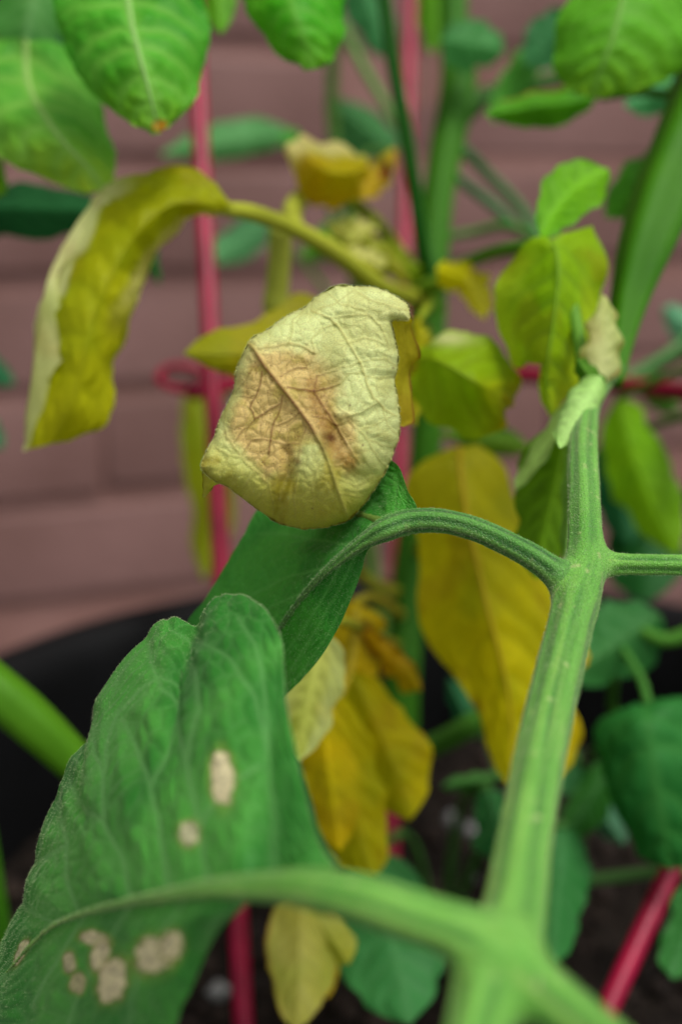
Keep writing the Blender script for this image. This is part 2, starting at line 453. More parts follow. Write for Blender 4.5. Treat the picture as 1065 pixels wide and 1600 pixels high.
rr = np.linspace(0, 1, nr_) * (PR - .0175); th = np.linspace(0, 2 * math.pi, k_, endpoint=False)
RR, TH = np.meshgrid(rr, th, indexing='ij')
X_ = PC[0] + RR * np.cos(TH); Y_ = PC[1] + RR * np.sin(TH)
Z_ = ZS + .012 * (fbm(X_ * 45, Y_ * 45, 0, 3, 2) - .5) + .010 * (fbm(X_ * 170, Y_ * 170, 0, 4, 3) - .5)
i = np.arange(nr_ - 1)[:, None] * k_; j = np.arange(k_)[None]; j2 = (j + 1) % k_
F_ = np.stack([i + j, i + k_ + j, i + k_ + j2, i + j2], -1).reshape(-1, 4)
so = mesh_obj('soil', np.stack([X_, Y_, Z_], -1).reshape(-1, 3), F_, M_soil)
tag(so, kind='structure')
def soil_z(x, y): return ZS + .012 * (fbm(x * 45, y * 45, 0, 3, 2) - .5) + .010 * (fbm(x * 170, y * 170, 0, 4, 3) - .5)
# bark crumbs and perlite grains in the soil
def grains(name, n, smin, smax, mat, seed, extra=()):
    rs = np.random.RandomState(seed)
    ico = bmesh.new(); bmesh.ops.create_icosphere(ico, subdivisions=1, radius=1)
    iv = np.array([q.co[:] for q in ico.verts]); fi = np.array([[q.index for q in f.verts] for f in ico.faces]); ico.free()
    a = rs.rand(n) * 6.283; r_ = np.sqrt(rs.rand(n)) * (PR - .024)
    px, py = PC[0] + r_ * np.cos(a), PC[1] + r_ * np.sin(a); s = smin + (smax - smin) * rs.rand(n) ** 3
    for (ex, ey, es) in extra: px = np.r_[px, ex]; py = np.r_[py, ey]; s = np.r_[s, es]
    n = len(px); pz = soil_z(px, py) + s * .3
    sc = s[:, None] * (.6 + .7 * rs.rand(n, 3))
    Q = iv[None] * (1 + .25 * rs.normal(size=(n, len(iv), 1))) * sc[:, None] + np.stack([px, py, pz], -1)[:, None]
    F = (fi[None] + (np.arange(n) * len(iv))[:, None, None]).reshape(-1, 3)
    return mesh_obj(name, Q.reshape(-1, 3), F, mat, kind='stuff')
def on_soil(x, y):
    d = P(x, y, 100.) - CAM; t = (ZS - CAM[2]) / d[2]; q = CAM + d * t; return q[0], q[1]
ex = [(*on_soil(705, 1283), .0040), (*on_soil(735, 1290), .0028), (*on_soil(340, 1565), .0035), (*on_soil(912, 1225), .003)]
o = grains('perlite_grains', 60, .0007, .0018, M_perlite, 1, ex); o['label'] = 'white perlite grains scattered on the dark potting soil'; o['category'] = 'perlite'
M_bark = noise_material('bark_crumbs', (.008, .005, .004), (.038, .024, .017), 90, .9, .5, .001)
o = grains('soil_crumbs', 1500, .0012, .0050, M_bark, 2); o['label'] = 'dark bark and soil crumbs on top of the potting soil'; o['category'] = 'soil crumbs'

# ------------------------------------------------------------------ tomato cage
def to_soil(a, b, extra=.03):
    """extend the line a->b down into the soil"""
    a, b = np.array(a), np.array(b); t = (ZS - extra - a[2]) / (b[2] - a[2]); return a + (b - a) * t
cage = thing('tomato_cage', 'red coated wire tomato cage standing in the black pot', 'tomato cage', (PC[0], PC[1], ZS))
RW = .0026
def rod(a, b, up=.15):
    a = P(*a); b = P(*b); top = a + (a - b) / np.linalg.norm(a - b) * up; bot = to_soil(a, b)
    pts = np.linspace(top, bot, 12)
    tube('upright', np.c_[pts, np.full(12, RW)], (200, 26, 66), M_red, cage, n=24, k=16, rib=0, world_pts=True)
rod((309, 130, 38.), (377, 1540, 30.))
rod((640, 30, 49.), (612, 1270, 38.))
rod((1052, 1350, 30.), (938, 1600, 28.), up=.10)
hp = [(300, 612, 36.2), (330, 606, 37), (420, 590, 40.5), (520, 582, 42), (640, 578, 42), (820, 586, 39), (930, 597, 37), (1065, 613, 34), (1200, 640, 30), (1330, 690, 25.5)]
pts = P(*np.array(hp).T)
tube('hoop', np.c_[pts, np.full(len(hp), .0026)], (205, 28, 70), M_red, cage, n=60, k=14, rib=0, world_pts=True)
hp = [(345, 600, 38.6), (300, 575, 38.4), (268, 573, 38), (250, 585, 37.4), (252, 598, 36.9), (275, 608, 36.6), (310, 611, 36.5), (350, 609, 37)]
pts = P(*np.array(hp).T)
tube('hook', np.c_[pts, np.full(len(hp), .0013)], (190, 24, 60), M_red, cage, n=50, k=12, rib=0, world_pts=True)

# ------------------------------------------------------------------ FRONT PLANT
front = thing('tomato_plant', 'nearest tomato plant with the rolled pale leaflet and the white spotted green leaf', 'tomato plant', (.035, .20, ZS), 'tomato plants in the pot')
# fused rachis network: smooth union of tapered tubes
nets = [
    [(800, 2050, 9.6, 105), (742, 1800, 10.0, 105), (740, 1640, 10.8, 100), (775, 1520, 11.5, 108), (800, 1440, 12.0, 100), (822, 1300, 13.2, 84), (850, 1150, 14.8, 77), (880, 1020, 16.2, 71), (900, 940, 17.0, 66), (914, 880, 17.5, 56), (913, 800, 18.3, 51), (911, 735, 19.2, 48), (912, 690, 20.0, 42), (918, 650, 21, 32), (926, 615, 22.2, 22)],
    [(775, 1500, 11.5, 100), (720, 1458, 11.5, 82), (640, 1430, 11.5, 78), (560, 1403, 11.6, 72), (480, 1388, 11.78, 56), (410, 1386, 12.08, 42), (340, 1388, 12.45, 31), (265, 1399, 13.08, 22), (185, 1414, 14.1, 14), (125, 1429, 15.1, 9), (70, 1456, 16.3, 6), (10, 1520, 17.5, 4)],
    [(785, 1500, 11.5, 90), (850, 1555, 11.2, 88), (930, 1620, 10.8, 86), (1030, 1700, 10.2, 84), (1180, 1790, 9.8, 80)],
    [(898, 945, 17.1, 44), (878, 908, 17.2, 41), (840, 876, 17.3, 39), (790, 848, 17.5, 37), (740, 826, 17.7, 36), (690, 814, 17.8, 36), (640, 815, 17.9, 38), (604, 826, 17.85, 38), (578, 840, 17.9, 27), (550, 859, 18.0, 19), (495, 906, 18.3, 11), (446, 968, 18.8, 7), (396, 1050, 19.5, 4)],
    [(915, 888, 17.5, 42), (950, 882, 17.6, 33), (1000, 882, 17.6, 32), (1080, 883, 17.6, 33), (1180, 888, 17.5, 34), (1300, 900, 17.4, 34)],
]
lines = []
for nt_ in nets:
    a = np.array(nt_, float); p_ = P(a[:, 0], a[:, 1], a[:, 2]); r_ = a[:, 3] * .5 / FPX * a[:, 2] * .01
    q = catmull(np.c_[p_, r_ * 10], 10 * len(a)); lines.append((q[:, :3], q[:, 3] / 10))
allv, allf, off = [], [], 0
for p_, r_ in lines:
    v_, f_, _ = tube_geo(np.c_[p_, r_], len(p_), 24, 0, 1, 0, True)
    allv.append(v_); allf += [[q + off for q in f] for f in f_]; off += len(v_)
tmp = bpy.data.meshes.new('tmp'); tmp.from_pydata(np.vstack(allv).tolist(), [], allf)
to = bpy.data.objects.new('tmp', tmp); C.objects.link(to)
md = to.modifiers.new('r', 'REMESH'); md.mode = 'VOXEL'; md.voxel_size = .00030
dg = bpy.context.evaluated_depsgraph_get()
ev = to.evaluated_get(dg).to_mesh()
nv_ = len(ev.vertices); v_ = np.empty(nv_ * 3); ev.vertices.foreach_get('co', v_); v_ = v_.reshape(-1, 3)
f_ = [list(p.vertices) for p in ev.polygons]
bpy.data.objects.remove(to); bpy.data.meshes.remove(tmp)
def net_field(v):
    """smooth union distance and, for the nearest tube, the angle round it and arc length"""
    D = []; A = []; S = []
    for p_, r_ in lines:
        t_, a_, b_ = frames(p_)
        best = np.full(len(v), 1e9); ang = np.zeros(len(v)); arc = np.zeros(len(v))
        cum = np.r_[0, np.cumsum(np.linalg.norm(np.diff(p_, axis=0), axis=1))]
        for k in range(len(p_) - 1):
            ab = p_[k + 1] - p_[k]; w = v - p_[k]
            t = np.clip(w @ ab / (ab @ ab), 0, 1)
            q = w - t[:, None] * ab
            d = np.linalg.norm(q, axis=1) - (r_[k] * (1 - t) + r_[k + 1] * t)
            m = d < best
            best[m] = d[m]; ang[m] = np.arctan2(q[m] @ b_[k], q[m] @ a_[k]); arc[m] = cum[k] + t[m] * (cum[k + 1] - cum[k])
        D.append(best); A.append(ang); S.append(arc)
    D = np.array(D); K = .0011
    s = -K * np.log(np.sum(np.exp(-D / K), 0))
    i = np.argmin(D, 0); j = np.arange(len(v))
    Ds = np.sort(D, 0)
    return s, np.array(A)[i, j], i, Ds[1] - Ds[0], np.array(S)[i, j]
def normals(v, f):
    f = np.array(f); n = np.cross(v[f[:, 2]] - v[f[:, 0]], v[f[:, 3]] - v[f[:, 1]])
    out = np.zeros_like(v)
    for k in range(4): np.add.at(out, f[:, k], n)
    return out / (np.linalg.norm(out, axis=1)[:, None] + 1e-15)
for it in range(3):
    s_, ang_, idx_, gap_, arc_ = net_field(v_)
    n_ = normals(v_, f_)
    v_ = v_ - n_ * s_[:, None] * .9
s_, ang_, idx_, gap_, arc_ = net_field(v_)
n_ = normals(v_, f_)
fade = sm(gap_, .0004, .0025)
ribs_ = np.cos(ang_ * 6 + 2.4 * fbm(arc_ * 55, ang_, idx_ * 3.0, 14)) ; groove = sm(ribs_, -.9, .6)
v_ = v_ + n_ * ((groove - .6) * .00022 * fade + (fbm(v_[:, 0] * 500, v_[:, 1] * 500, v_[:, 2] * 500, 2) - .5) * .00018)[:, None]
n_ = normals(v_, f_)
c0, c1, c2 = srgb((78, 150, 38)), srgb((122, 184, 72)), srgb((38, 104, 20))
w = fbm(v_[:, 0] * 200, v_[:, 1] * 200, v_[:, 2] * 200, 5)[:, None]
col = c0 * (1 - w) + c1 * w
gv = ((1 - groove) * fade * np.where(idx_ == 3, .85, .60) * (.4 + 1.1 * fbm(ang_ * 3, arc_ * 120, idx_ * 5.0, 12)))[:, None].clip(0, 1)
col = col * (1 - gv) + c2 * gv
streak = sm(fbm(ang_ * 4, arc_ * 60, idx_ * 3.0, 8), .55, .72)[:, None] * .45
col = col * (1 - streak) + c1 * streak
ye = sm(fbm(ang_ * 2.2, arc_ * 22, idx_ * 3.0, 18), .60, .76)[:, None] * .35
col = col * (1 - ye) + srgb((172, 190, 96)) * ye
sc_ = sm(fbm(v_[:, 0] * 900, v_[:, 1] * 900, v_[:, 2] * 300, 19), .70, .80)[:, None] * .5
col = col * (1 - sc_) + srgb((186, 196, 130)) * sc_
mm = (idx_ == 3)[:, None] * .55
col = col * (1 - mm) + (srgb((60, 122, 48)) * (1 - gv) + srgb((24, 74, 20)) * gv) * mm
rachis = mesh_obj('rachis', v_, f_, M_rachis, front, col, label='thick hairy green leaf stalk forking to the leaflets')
rs = np.random.RandomState(3)
X_, Y_, D_ = pix(v_)
pr = np.clip((D_ - .128) / .02, 0.12, 1) * ((X_ < 1120) & (Y_ < 1640))
sel = rs.choice(len(v_), 26000, p=pr / pr.sum())
hairs('stalk_hair', v_[sel], n_[sel], .00026, .000025, rachis, 1)
# own stem, rising from the soil below the picture
e0 = P(800, 2050, 9.6)
sx = [(*e0, .0030), (e0[0] + .004, e0[1] + .02, e0[2] - .03, .0042), (.045, .15, ZS + .05, .0055), (.035, .20, ZS - .01, .0060)]
tube('stem', sx, (90, 140, 60), M_stem, front, n=40, k=18, world_pts=True)

GREEN = (44, 122, 38); GREEN2 = (76, 154, 58)
# the big spotted leaf
U_ = [(525, 1352, 11.9), (500, 1310, 12.3), (474, 1205, 13.2), (448, 1075, 14.6), (436, 1000, 15.4), (405, 948, 16.1), (368, 932, 16.7), (338, 945, 17.0), (308, 985, 17.3), (268, 970, 17.6), (236, 981, 17.8), (150, 1093, 18.0), (142, 1150, 18.0), (108, 1205, 18.1), (66, 1300, 18.2), (32, 1395, 18.3), (0, 1490, 18.4), (-45, 1560, 18.6)]
M1 = [(520, 1395, 11.75), (480, 1388, 11.8), (440, 1385, 12.0), (405, 1385, 12.2), (372, 1386, 12.3), (340, 1388, 12.5), (312, 1391, 12.7), (288, 1395, 12.9), (265, 1399, 13.1), (240, 1404, 13.4), (215, 1408, 13.7), (185, 1414, 14.1), (155, 1421, 14.6), (125, 1429, 15.1), (92, 1440, 15.8), (55, 1470, 16.7), (10, 1520, 17.5), (-44, 1575, 18.3)]
D1 = [(518, 1425, 11.9), (470, 1412, 12.0), (425, 1410, 12.2), (385, 1412, 12.4), (368, 1425, 12.5), (350, 1446, 12.6), (330, 1475, 12.8), (312, 1510, 12.9), (300, 1545, 13.0), (285, 1600, 13.2), (265, 1660, 13.5), (235, 1710, 13.9), (200, 1750, 14.4), (155, 1780, 15.0), (100, 1790, 15.7), (45, 1770, 16.6), (-15, 1700, 17.5), (-50, 1620, 18.4)]
TAN = (226, 216, 170)
spots1 = [(347, 1215, 18, 40, -.05, TAN), (295, 1303, 16, 19, 0, (205, 205, 160)), (33, 1488, 7, 21, .45, TAN), (150, 1468, 24, 12, .25, TAN),
          (157, 1495, 14, 24, .3, TAN), (108, 1505, 10, 17, -.1, (195, 190, 145)), (122, 1537, 12, 16, .2, (190, 185, 135)), (240, 1494, 31, 28, -.2, TAN), (268, 1478, 17, 22, .2, TAN), (176, 1532, 21, 35, .25, TAN)]
V1P = [[(205, 1405), (200, 1340), (178, 1290), (178, 1220), (182, 1160), (196, 1120), (228, 1085)], [(178, 1220), (160, 1180), (150, 1130)], [(120, 1430), (115, 1380), (118, 1325), (110, 1290), (98, 1250)], [(118, 1325), (85, 1340), (60, 1350)],
       [(325, 1390), (318, 1300), (310, 1200), (298, 1130), (290, 1090), (255, 1065), (228, 1085)], [(298, 1130), (262, 1090), (240, 1040), (228, 1000)], [(310, 1200), (330, 1120), (322, 1060), (300, 1010), (270, 985)],
       [(430, 1385), (436, 1290), (425, 1190), (405, 1100), (370, 1040), (330, 1010), (308, 992)], [(425, 1190), (418, 1080), (400, 1010), (372, 965)], [(262, 1398), (262, 1320), (250, 1240), (225, 1170), (205, 1130)],
       [(250, 1240), (280, 1180), (298, 1130)], [(318, 1300), (360, 1240), (410, 1210)], [(178, 1290), (140, 1262), (118, 1225)],
       [(300, 1392), (270, 1450), (235, 1520), (220, 1600)], [(210, 1405), (180, 1470), (140, 1540), (110, 1620)], [(130, 1430), (95, 1500), (60, 1570)], [(400, 1388), (355, 1420), (320, 1480)], [(85, 1445), (50, 1420), (30, 1405)]]
lf1, pos1, nr1, U1, V1 = leaf('leaflet', list(zip(U_, M1, D1)), front, M_fuzzy, GREEN, alt=GREEN2, vein=(118, 176, 104), veinw=.6, vwid=.30, nv=420, nu=301, nlat=7, slope=.10, pxveins=V1P, net=.0042, netw=.30,
     puff=.92, sign=1, wav=.45, serr=.022, seed=4, bulge=.22, spots=spots1, label='large blurred green leaflet with tan dead spots', blot=60)
def leaf_hairs(pos, nr, n, length, sel, parent, seed):
    X, Y, D = pix(pos); w = sel(X, Y, D).astype(float).ravel(); w /= w.sum()
    rs = np.random.RandomState(seed); i = rs.choice(len(w), n, p=w)
    hairs('leaf_fuzz', pos.reshape(-1, 3)[i], nr.reshape(-1, 3)[i], length, .000017, parent, seed)
leaf_hairs(pos1, nr1, 5000, .00036, lambda X, Y, D: np.clip(1 - abs(D - .178) / .022, 0, 1) * (X > -30) * (Y < 1640) + 0, lf1, 5)
edge_pts = pos1[:, 0]; ed = edge_pts - pos1[:, 6]; ed /= np.linalg.norm(ed, axis=1)[:, None]
k = 6; tt = rs.rand(k * (len(edge_pts) - 1))[:, None]; ii = np.repeat(np.arange(len(edge_pts) - 1), k)
hairs('margin_hair', edge_pts[ii] * (1 - tt) + edge_pts[ii + 1] * tt, ed[ii], .0003, .00002, lf1, 6)

# the green leaflet the rolled one lies on
L2 = [(652, 802, 17.9), (638, 770, 18.1), (617, 724, 18.6), (575, 715, 19.6), (510, 735, 20.6), (455, 760, 20.8), (400, 800, 20.6), (372, 862, 20.3), (330, 925, 20.2), (290, 978, 20.3), (285, 1050, 20.3), (330, 1140, 20.6)]
M2 = [(650, 815, 17.8), (630, 818, 17.8), (605, 826, 17.8), (580, 838, 17.9), (552, 858, 18.0), (522, 882, 18.1), (495, 906, 18.3), (470, 935, 18.5), (446, 968, 18.8), (422, 1005, 19.1), (396, 1050, 19.5), (350, 1145, 20.5)]
R2 = [(650, 828, 17.9), (625, 834, 17.9), (598, 845, 18.0), (578, 860, 18.1), (566, 890, 18.2), (550, 932, 18.3), (532, 975, 18.4), (505, 1020, 18.5), (475, 1058, 18.8), (446, 1086, 19.2), (420, 1110, 19.7), (370, 1150, 20.5)]
V2P = [[(590, 842), (560, 905), (515, 985), (462, 1060)], [(575, 848), (535, 915), (480, 1000), (440, 1065)], [(552, 860), (500, 940), (450, 1010), (415, 1060)], [(520, 882), (450, 896), (385, 926), (330, 960)],
       [(560, 852), (500, 836), (440, 828), (398, 832)], [(480, 918), (420, 946), (365, 992)], [(600, 828), (585, 790), (560, 770)], [(612, 822), (612, 780), (615, 735)]]
lf2, pos2, nr2, _, _ = leaf('leaflet', list(zip(L2, M2, R2)), front, M_fuzzy, (44, 126, 32), alt=(68, 152, 46), vein=(104, 170, 84), veinw=.55, vwid=.24, netw=.25, pxveins=V2P, nv=300, nu=141, nlat=6, slope=.30,
     puff=.75, sign=1, wav=.25, serr=.010, seed=9, bulge=-.10, label='green leaflet under the rolled pale leaflet', blot=80, net=.0026)
leaf_hairs(pos2, nr2, 5000, .00026, lambda X, Y, D: np.clip(1 - abs(D - .180) / .02, 0, 1), lf2, 7)

# ------------------------------------------------------------------ the rolled, withered leaflet
def K(pts): return [(290 + x / 2.731, 430 + y / 2.731) for x, y in pts]
outline = [(524, 446), (553, 446), (583, 448), (603, 454), (620, 463), (636, 474), (641, 488), (639, 500), (624, 499), (612, 502), (614, 514), (617, 528), (622, 551), (621, 576), (616, 592), (620, 618), (625, 650), (623, 683), (612, 716), (594, 752), (568, 789), (543, 814), (510, 824), (473, 827), (436, 818), (411, 803), (381, 781), (356, 761), (338, 754), (327, 745), (314, 731), (319, 712), (334, 683), (345, 650), (363, 613), (369, 576), (382, 547), (392, 529), (418, 514), (444, 494), (473, 481), (495, 463)]
ol = np.array(outline, float)
nb = len(ol)
ext = np.vstack([ol, ol, ol]); cm = catmull(ext, 3 * nb * 9)      # closed smooth outline
seg = cm[nb * 9: 2 * nb * 9]
arc = np.r_[0, np.cumsum(np.hypot(*np.diff(np.vstack([seg, seg[:1]]), axis=0).T))]
nB = int(arc[-1] / 2.2)
s_ = np.linspace(0, arc[-1], nB, endpoint=False)
cl = np.vstack([seg, seg[:1]])
bd = np.c_[np.interp(s_, arc, cl[:, 0]), np.interp(s_, arc, cl[:, 1])]
wob = (fbm(s_ / 9, 0 * s_, 0, 3) - .5) * 3.2
tg = np.roll(bd, -1, 0) - np.roll(bd, 1, 0); tg /= np.hypot(*tg.T)[:, None]
outn = np.c_[tg[:, 1], -tg[:, 0]]
bd = bd + outn * wob[:, None]
# inside points
gx, gy = np.meshgrid(np.arange(310, 645, 1.7), np.arange(442, 832, 1.7))
gx = gx + (np.arange(gx.shape[0]) % 2)[:, None] * .85
gx, gy = gx.ravel(), gy.ravel()
def inside(x, y, poly):
    r = np.zeros(x.shape, bool); px, py = poly[:, 0], poly[:, 1]; j = len(poly) - 1
    for i in range(len(poly)):
        c = ((py[i] > y) != (py[j] > y)) & (x < (px[j] - px[i]) * (y - py[i]) / (py[j] - py[i] + 1e-12) + px[i])
        r ^= c; j = i
    return r
ins = inside(gx, gy, bd); gx, gy = gx[ins], gy[ins]
de = seg_dist(gx, gy, np.vstack([bd, bd[:1]])[::1]); ok = de > 1.4
gx, gy = gx[ok], gy[ok]
pts2 = [Vector((a, b)) for a, b in bd] + [Vector((a, b)) for a, b in zip(gx, gy)]
edges = [(i, (i + 1) % nB) for i in range(nB)]
rv, re, rf, _, _, _ = delaunay_2d_cdt(pts2, edges, [], 1, 1e-5)
hx = np.array([q[0] for q in rv]); hy = np.array([q[1] for q in rv]); hf = [list(q) for q in rf]
# how sharply each stretch of the outline turns back (px) and how deep (cm)
turn = np.interp(np.arange(nb), [0, 4, 7, 10, 14, 18, 21, 24, 27, 30, 33, 36, 39, 41], [60, 25, 12, 22, 60, 110, 130, 110, 45, 14, 30, 40, 50, 60])
deep = np.interp(np.arange(nb), [0, 4, 7, 10, 14, 18, 21, 24, 27, 30, 33, 36, 39, 41], [.55, .22, .15, .35, .7, 1.15, 1.35, 1.2, .45, .15, .45, .4, .5, .55])
best = np.full(hx.shape, 1e9); ki = np.zeros(hx.shape)
for i in range(nb):
    a, b = ol[i], ol[(i + 1) % nb]; dx, dy = b - a
    t = np.clip(((hx - a[0]) * dx + (hy - a[1]) * dy) / (dx * dx + dy * dy), 0, 1)
    d = np.hypot(hx - a[0] - t * dx, hy - a[1] - t * dy)
    m = d < best; best[m] = d[m]; ki[m] = i + t[m]
edist = best
# smooth the fall-off by averaging over the whole outline, weighted by nearness
wsum = np.zeros(hx.shape); fall = np.zeros(hx.shape)
for i in range(0, nb):
    d = np.hypot(hx - ol[i, 0], hy - ol[i, 1]); w = 1 / (d + 12) ** 4
    t = np.clip(edist / turn[i], 0, 1)
    fall += w * deep[i] * (1 - np.sqrt(np.clip(1 - (1 - t) ** 2, 0, 1))); wsum += w
fall /= wsum
midv = K([(262, 285), (290, 315), (330, 380), (410, 480), (480, 570), (530, 640), (590, 740), (620, 820), (650, 920), (690, 1030)])
mainv = [K(q) for q in [
    [(540, 150), (610, 180), (660, 230), (700, 300), (740, 370), (770, 450), (800, 520), (850, 570), (900, 600)],
    [(325, 410), (320, 470), (290, 530), (275, 570), (295, 610), (340, 590), (370, 565), (400, 545)],
    [(415, 510), (400, 570), (375, 640), (360, 700), (355, 760)],
    [(310, 310), (390, 305), (440, 290), (490, 300), (545, 330)],
    [(440, 475), (490, 485), (550, 495), (600, 485), (650, 465)],
    [(550, 500), (600, 580), (650, 650), (690, 730), (740, 800)],
    [(480, 850), (460, 950), (470, 1035)],
    [(370, 960), (375, 1030), (350, 1060)]]]
minv = [K(q) for q in [
    [(400, 435), (440, 410), (480, 395), (520, 395)], [(295, 615), (250, 660), (205, 712), (180, 700)], [(515, 650), (490, 720), (480, 800), (420, 880), (400, 960)],
    [(290, 385), (265, 430), (225, 480), (210, 500)], [(205, 515), (270, 520), (290, 505)], [(540, 600), (600, 610), (640, 640), (700, 620)],
    [(625, 815), (670, 808), (725, 852)], [(620, 180), (700, 172), (780, 170), (830, 210), (860, 290), (865, 320)], [(700, 285), (760, 265), (820, 280), (870, 310)],
    [(745, 372), (800, 355), (860, 360), (905, 392)], [(770, 432), (830, 437), (892, 430)], [(545, 330), (540, 270), (575, 225), (640, 205)], [(690, 605), (760, 580), (812, 550)],
    [(690, 615), (770, 690), (820, 780), (870, 830)], [(770, 700), (850, 728), (905, 738)], [(130, 740), (190, 765), (235, 775), (290, 830), (350, 890), (370, 960)],
    [(165, 640), (175, 690), (220, 750), (280, 825), (330, 860)], [(190, 768), (155, 835)], [(290, 845), (240, 925)], [(350, 895), (300, 960)], [(235, 775), (280, 700), (350, 700)],
    [(720, 60), (780, 100), (850, 125), (950, 150)], [(600, 70), (660, 120), (760, 150)], [(560, 150), (640, 120), (720, 60)], [(545, 500), (560, 430), (640, 400), (745, 372)],
    [(650, 470), (690, 420), (750, 410)], [(455, 240), (460, 190), (500, 150)], [(455, 240), (440, 285)], [(640, 860), (720, 900), (800, 860)], [(655, 930), (740, 950), (790, 930)], [(600, 760), (560, 830), (540, 900), (555, 1060)],
    [(390, 640), (440, 620), (480, 590)], [(360, 700), (420, 720), (490, 720)], [(840, 560), (860, 640), (900, 680)], [(650, 560), (700, 600)], [(880, 600), (800, 640), (740, 660)], [(225, 480), (180, 560), (165, 640)]]]
dmid = seg_dist(hx, hy, midv)
wx = hx + 5 * (fbm(hx / 14, hy / 14, 0, 31) - .5); wy = hy + 5 * (fbm(hx / 14, hy / 14, 5, 32) - .5)
dmain = np.min([seg_dist(wx, wy, q) for q in mainv], 0)
dmin_ = np.min([seg_dist(wx, wy, q) for q in minv], 0)
dv_ = np.minimum(np.minimum(dmid, dmain), dmin_)
tuber = np.minimum(dv_, 24)
# relief in mm: raised veins of the underside, cushions between, a ridge along the midrib and broad dents
cells = worley(hx / 17 + .9 * fbm(hx / 20, hy / 20, 0, 91), hy / 17 + .9 * fbm(hx / 20, hy / 20, 6, 91), 7) * 8.5     # distance in px to the finest veins
relief = .42 * np.exp(-(dmid / 3.8) ** 2) + .19 * np.exp(-(dmain / 2.2) ** 2) + .12 * np.exp(-(dmin_ / 2.0) ** 2) + .10 * sm(cells, 0, 5)
relief += .27 * sm(tuber, 0, 15) + .8 * (fbm(hx / 34, hy / 34, 0, 41, 1) - .5) + .12 * (fbm(hx / 11, hy / 11, 0, 44) - .5)
left = seg_dist(hx, hy, K([(150, 700), (260, 860), (380, 960)]))
side_m = (hx - 391) * (803 - 536) - (hy - 536) * (543 - 391)        # >0 right of the midrib
relief += 1.5 * np.exp(-dmid / 38.0)                                   # fold ridge
relief -= 1.7 * np.exp(-((hx - 522) / 16) ** 2 - ((hy - 690) / 34) ** 2)   # dent beside the midrib
relief -= 1.2 * np.exp(-((hx - 560) / 26) ** 2 - ((hy - 745) / 15) ** 2)
relief -= 1.3 * np.exp(-(seg_dist(hx, hy, K([(430, 760), (440, 850), (400, 960), (380, 1040)])) / 10) ** 2)
relief += .35 * np.exp(-(seg_dist(hx, hy, K([(820, 540), (700, 600), (660, 590)])) / 8) ** 2)
relief -= .25 * np.exp(-(seg_dist(hx, hy, K([(830, 570), (710, 630)])) / 9) ** 2)
tilt = (hx - 485) * .0010 + (hy - 640) * (-.0006)
dep = 17.35 + fall + tilt + .10 - relief * .1
ntop = len(hx)
pos = P(hx, hy, dep)
# colour of the dead leaf
pale, paley, oliv = srgb((218, 228, 152)), srgb((186, 184, 72)), srgb((162, 150, 42))
tanc, brown, dbr = srgb((216, 186, 112)), srgb((112, 66, 20)), srgb((96, 54, 28))
nz = fbm(hx / 40, hy / 40, 0, 51, 4); nf = fbm(hx / 6, hy / 6, 0, 52, 3)
low = sm(hy + 60 * (nz - .5) - .15 * (hx - 485), 640, 800)
colh = pale * (1 - low[:, None]) + paley * low[:, None]
w = (sm(nz, .5, .7) * (.25 + .6 * low))[:, None]; colh = colh * (1 - w) + oliv * w
pat = np.array(K([(262, 275), (350, 285), (450, 272), (560, 330), (650, 430), (670, 540), (720, 640), (735, 760), (700, 850), (645, 780), (590, 740), (530, 700), (500, 760), (440, 860), (340, 870), (270, 810), (190, 730), (165, 640), (200, 500), (225, 380)]))
pin = inside(hx, hy, pat); pd = seg_dist(hx, hy, np.vstack([pat, pat[:1]])); sd_ = np.where(pin, pd, -pd)
tw = sm(sd_ + 30 * (fbm(hx / 22, hy / 22, 0, 61) - .5), -10, 22)
colh = colh * (1 - (.92 * tw)[:, None]) + tanc * (.92 * tw)[:, None]
w = (tw * sm(fbm(hx / 18, hy / 18, 3, 63), .52, .75) * .5)[:, None]; colh = colh * (1 - w) + oliv * w
# brownish blight to the right of the midrib
br = np.exp(-(seg_dist(hx, hy, K([(540, 470), (560, 560), (610, 660), (640, 760), (700, 800)])) / 15) ** 2) * (.35 + .9 * nf)
w = np.clip(br, 0, .8)[:, None]; colh = colh * (1 - w) + srgb((160, 122, 50)) * w
br2 = np.exp(-(seg_dist(hx, hy, K([(560, 380), (640, 420), (620, 480)])) / 16) ** 2) * .45
w = np.clip(br2, 0, .8)[:, None]; colh = colh * (1 - w) + srgb((160, 138, 66)) * w
for (sx_, sy_, r_, a_) in [(620, 695, 7, .9), (600, 690, 10, .5), (478, 795, 5, .7), (490, 750, 4, .6), (588, 735, 5, .6), (640, 805, 7, .4), (690, 855, 5, .3), (885, 395, 2, .8), (755, 725, 1.8, .9), (700, 555, 1.6, .8), (540, 995, 1.6, .8)]:
    sx2, sy2 = 290 + sx_ / 2.731, 430 + sy_ / 2.731
    w = (a_ * np.exp(-((hx - sx2) ** 2 + (hy - sy2) ** 2) / r_ ** 2))[:, None]; colh = colh * (1 - w) + dbr * w
spk = sm(vnoise(hx / 2.4, hy / 2.4, 0, 71), .86, .95) * (.18 + .45 * tw); colh = colh * (1 - spk[:, None]) + brown * spk[:, None]
va = np.clip(.85 * np.exp(-(dmid / 3.0) ** 2) + .75 * np.exp(-(dmain / 1.8) ** 2) + .55 * np.exp(-(dmin_ / 1.4) ** 2), 0, 1)
vc = brown * tw[:, None] + srgb((178, 170, 84)) * (1 - tw[:, None])
va = np.maximum(va, .34 * np.exp(-(cells / 1.0) ** 2)); va = (va * (.74 + .24 * tw))[:, None]; colh = colh * (1 - va) + vc * va
rimw = np.exp(-(edist / 2.5) ** 2)[:, None] * .5; colh = colh * (1 - rimw) + srgb((150, 140, 60)) * rimw
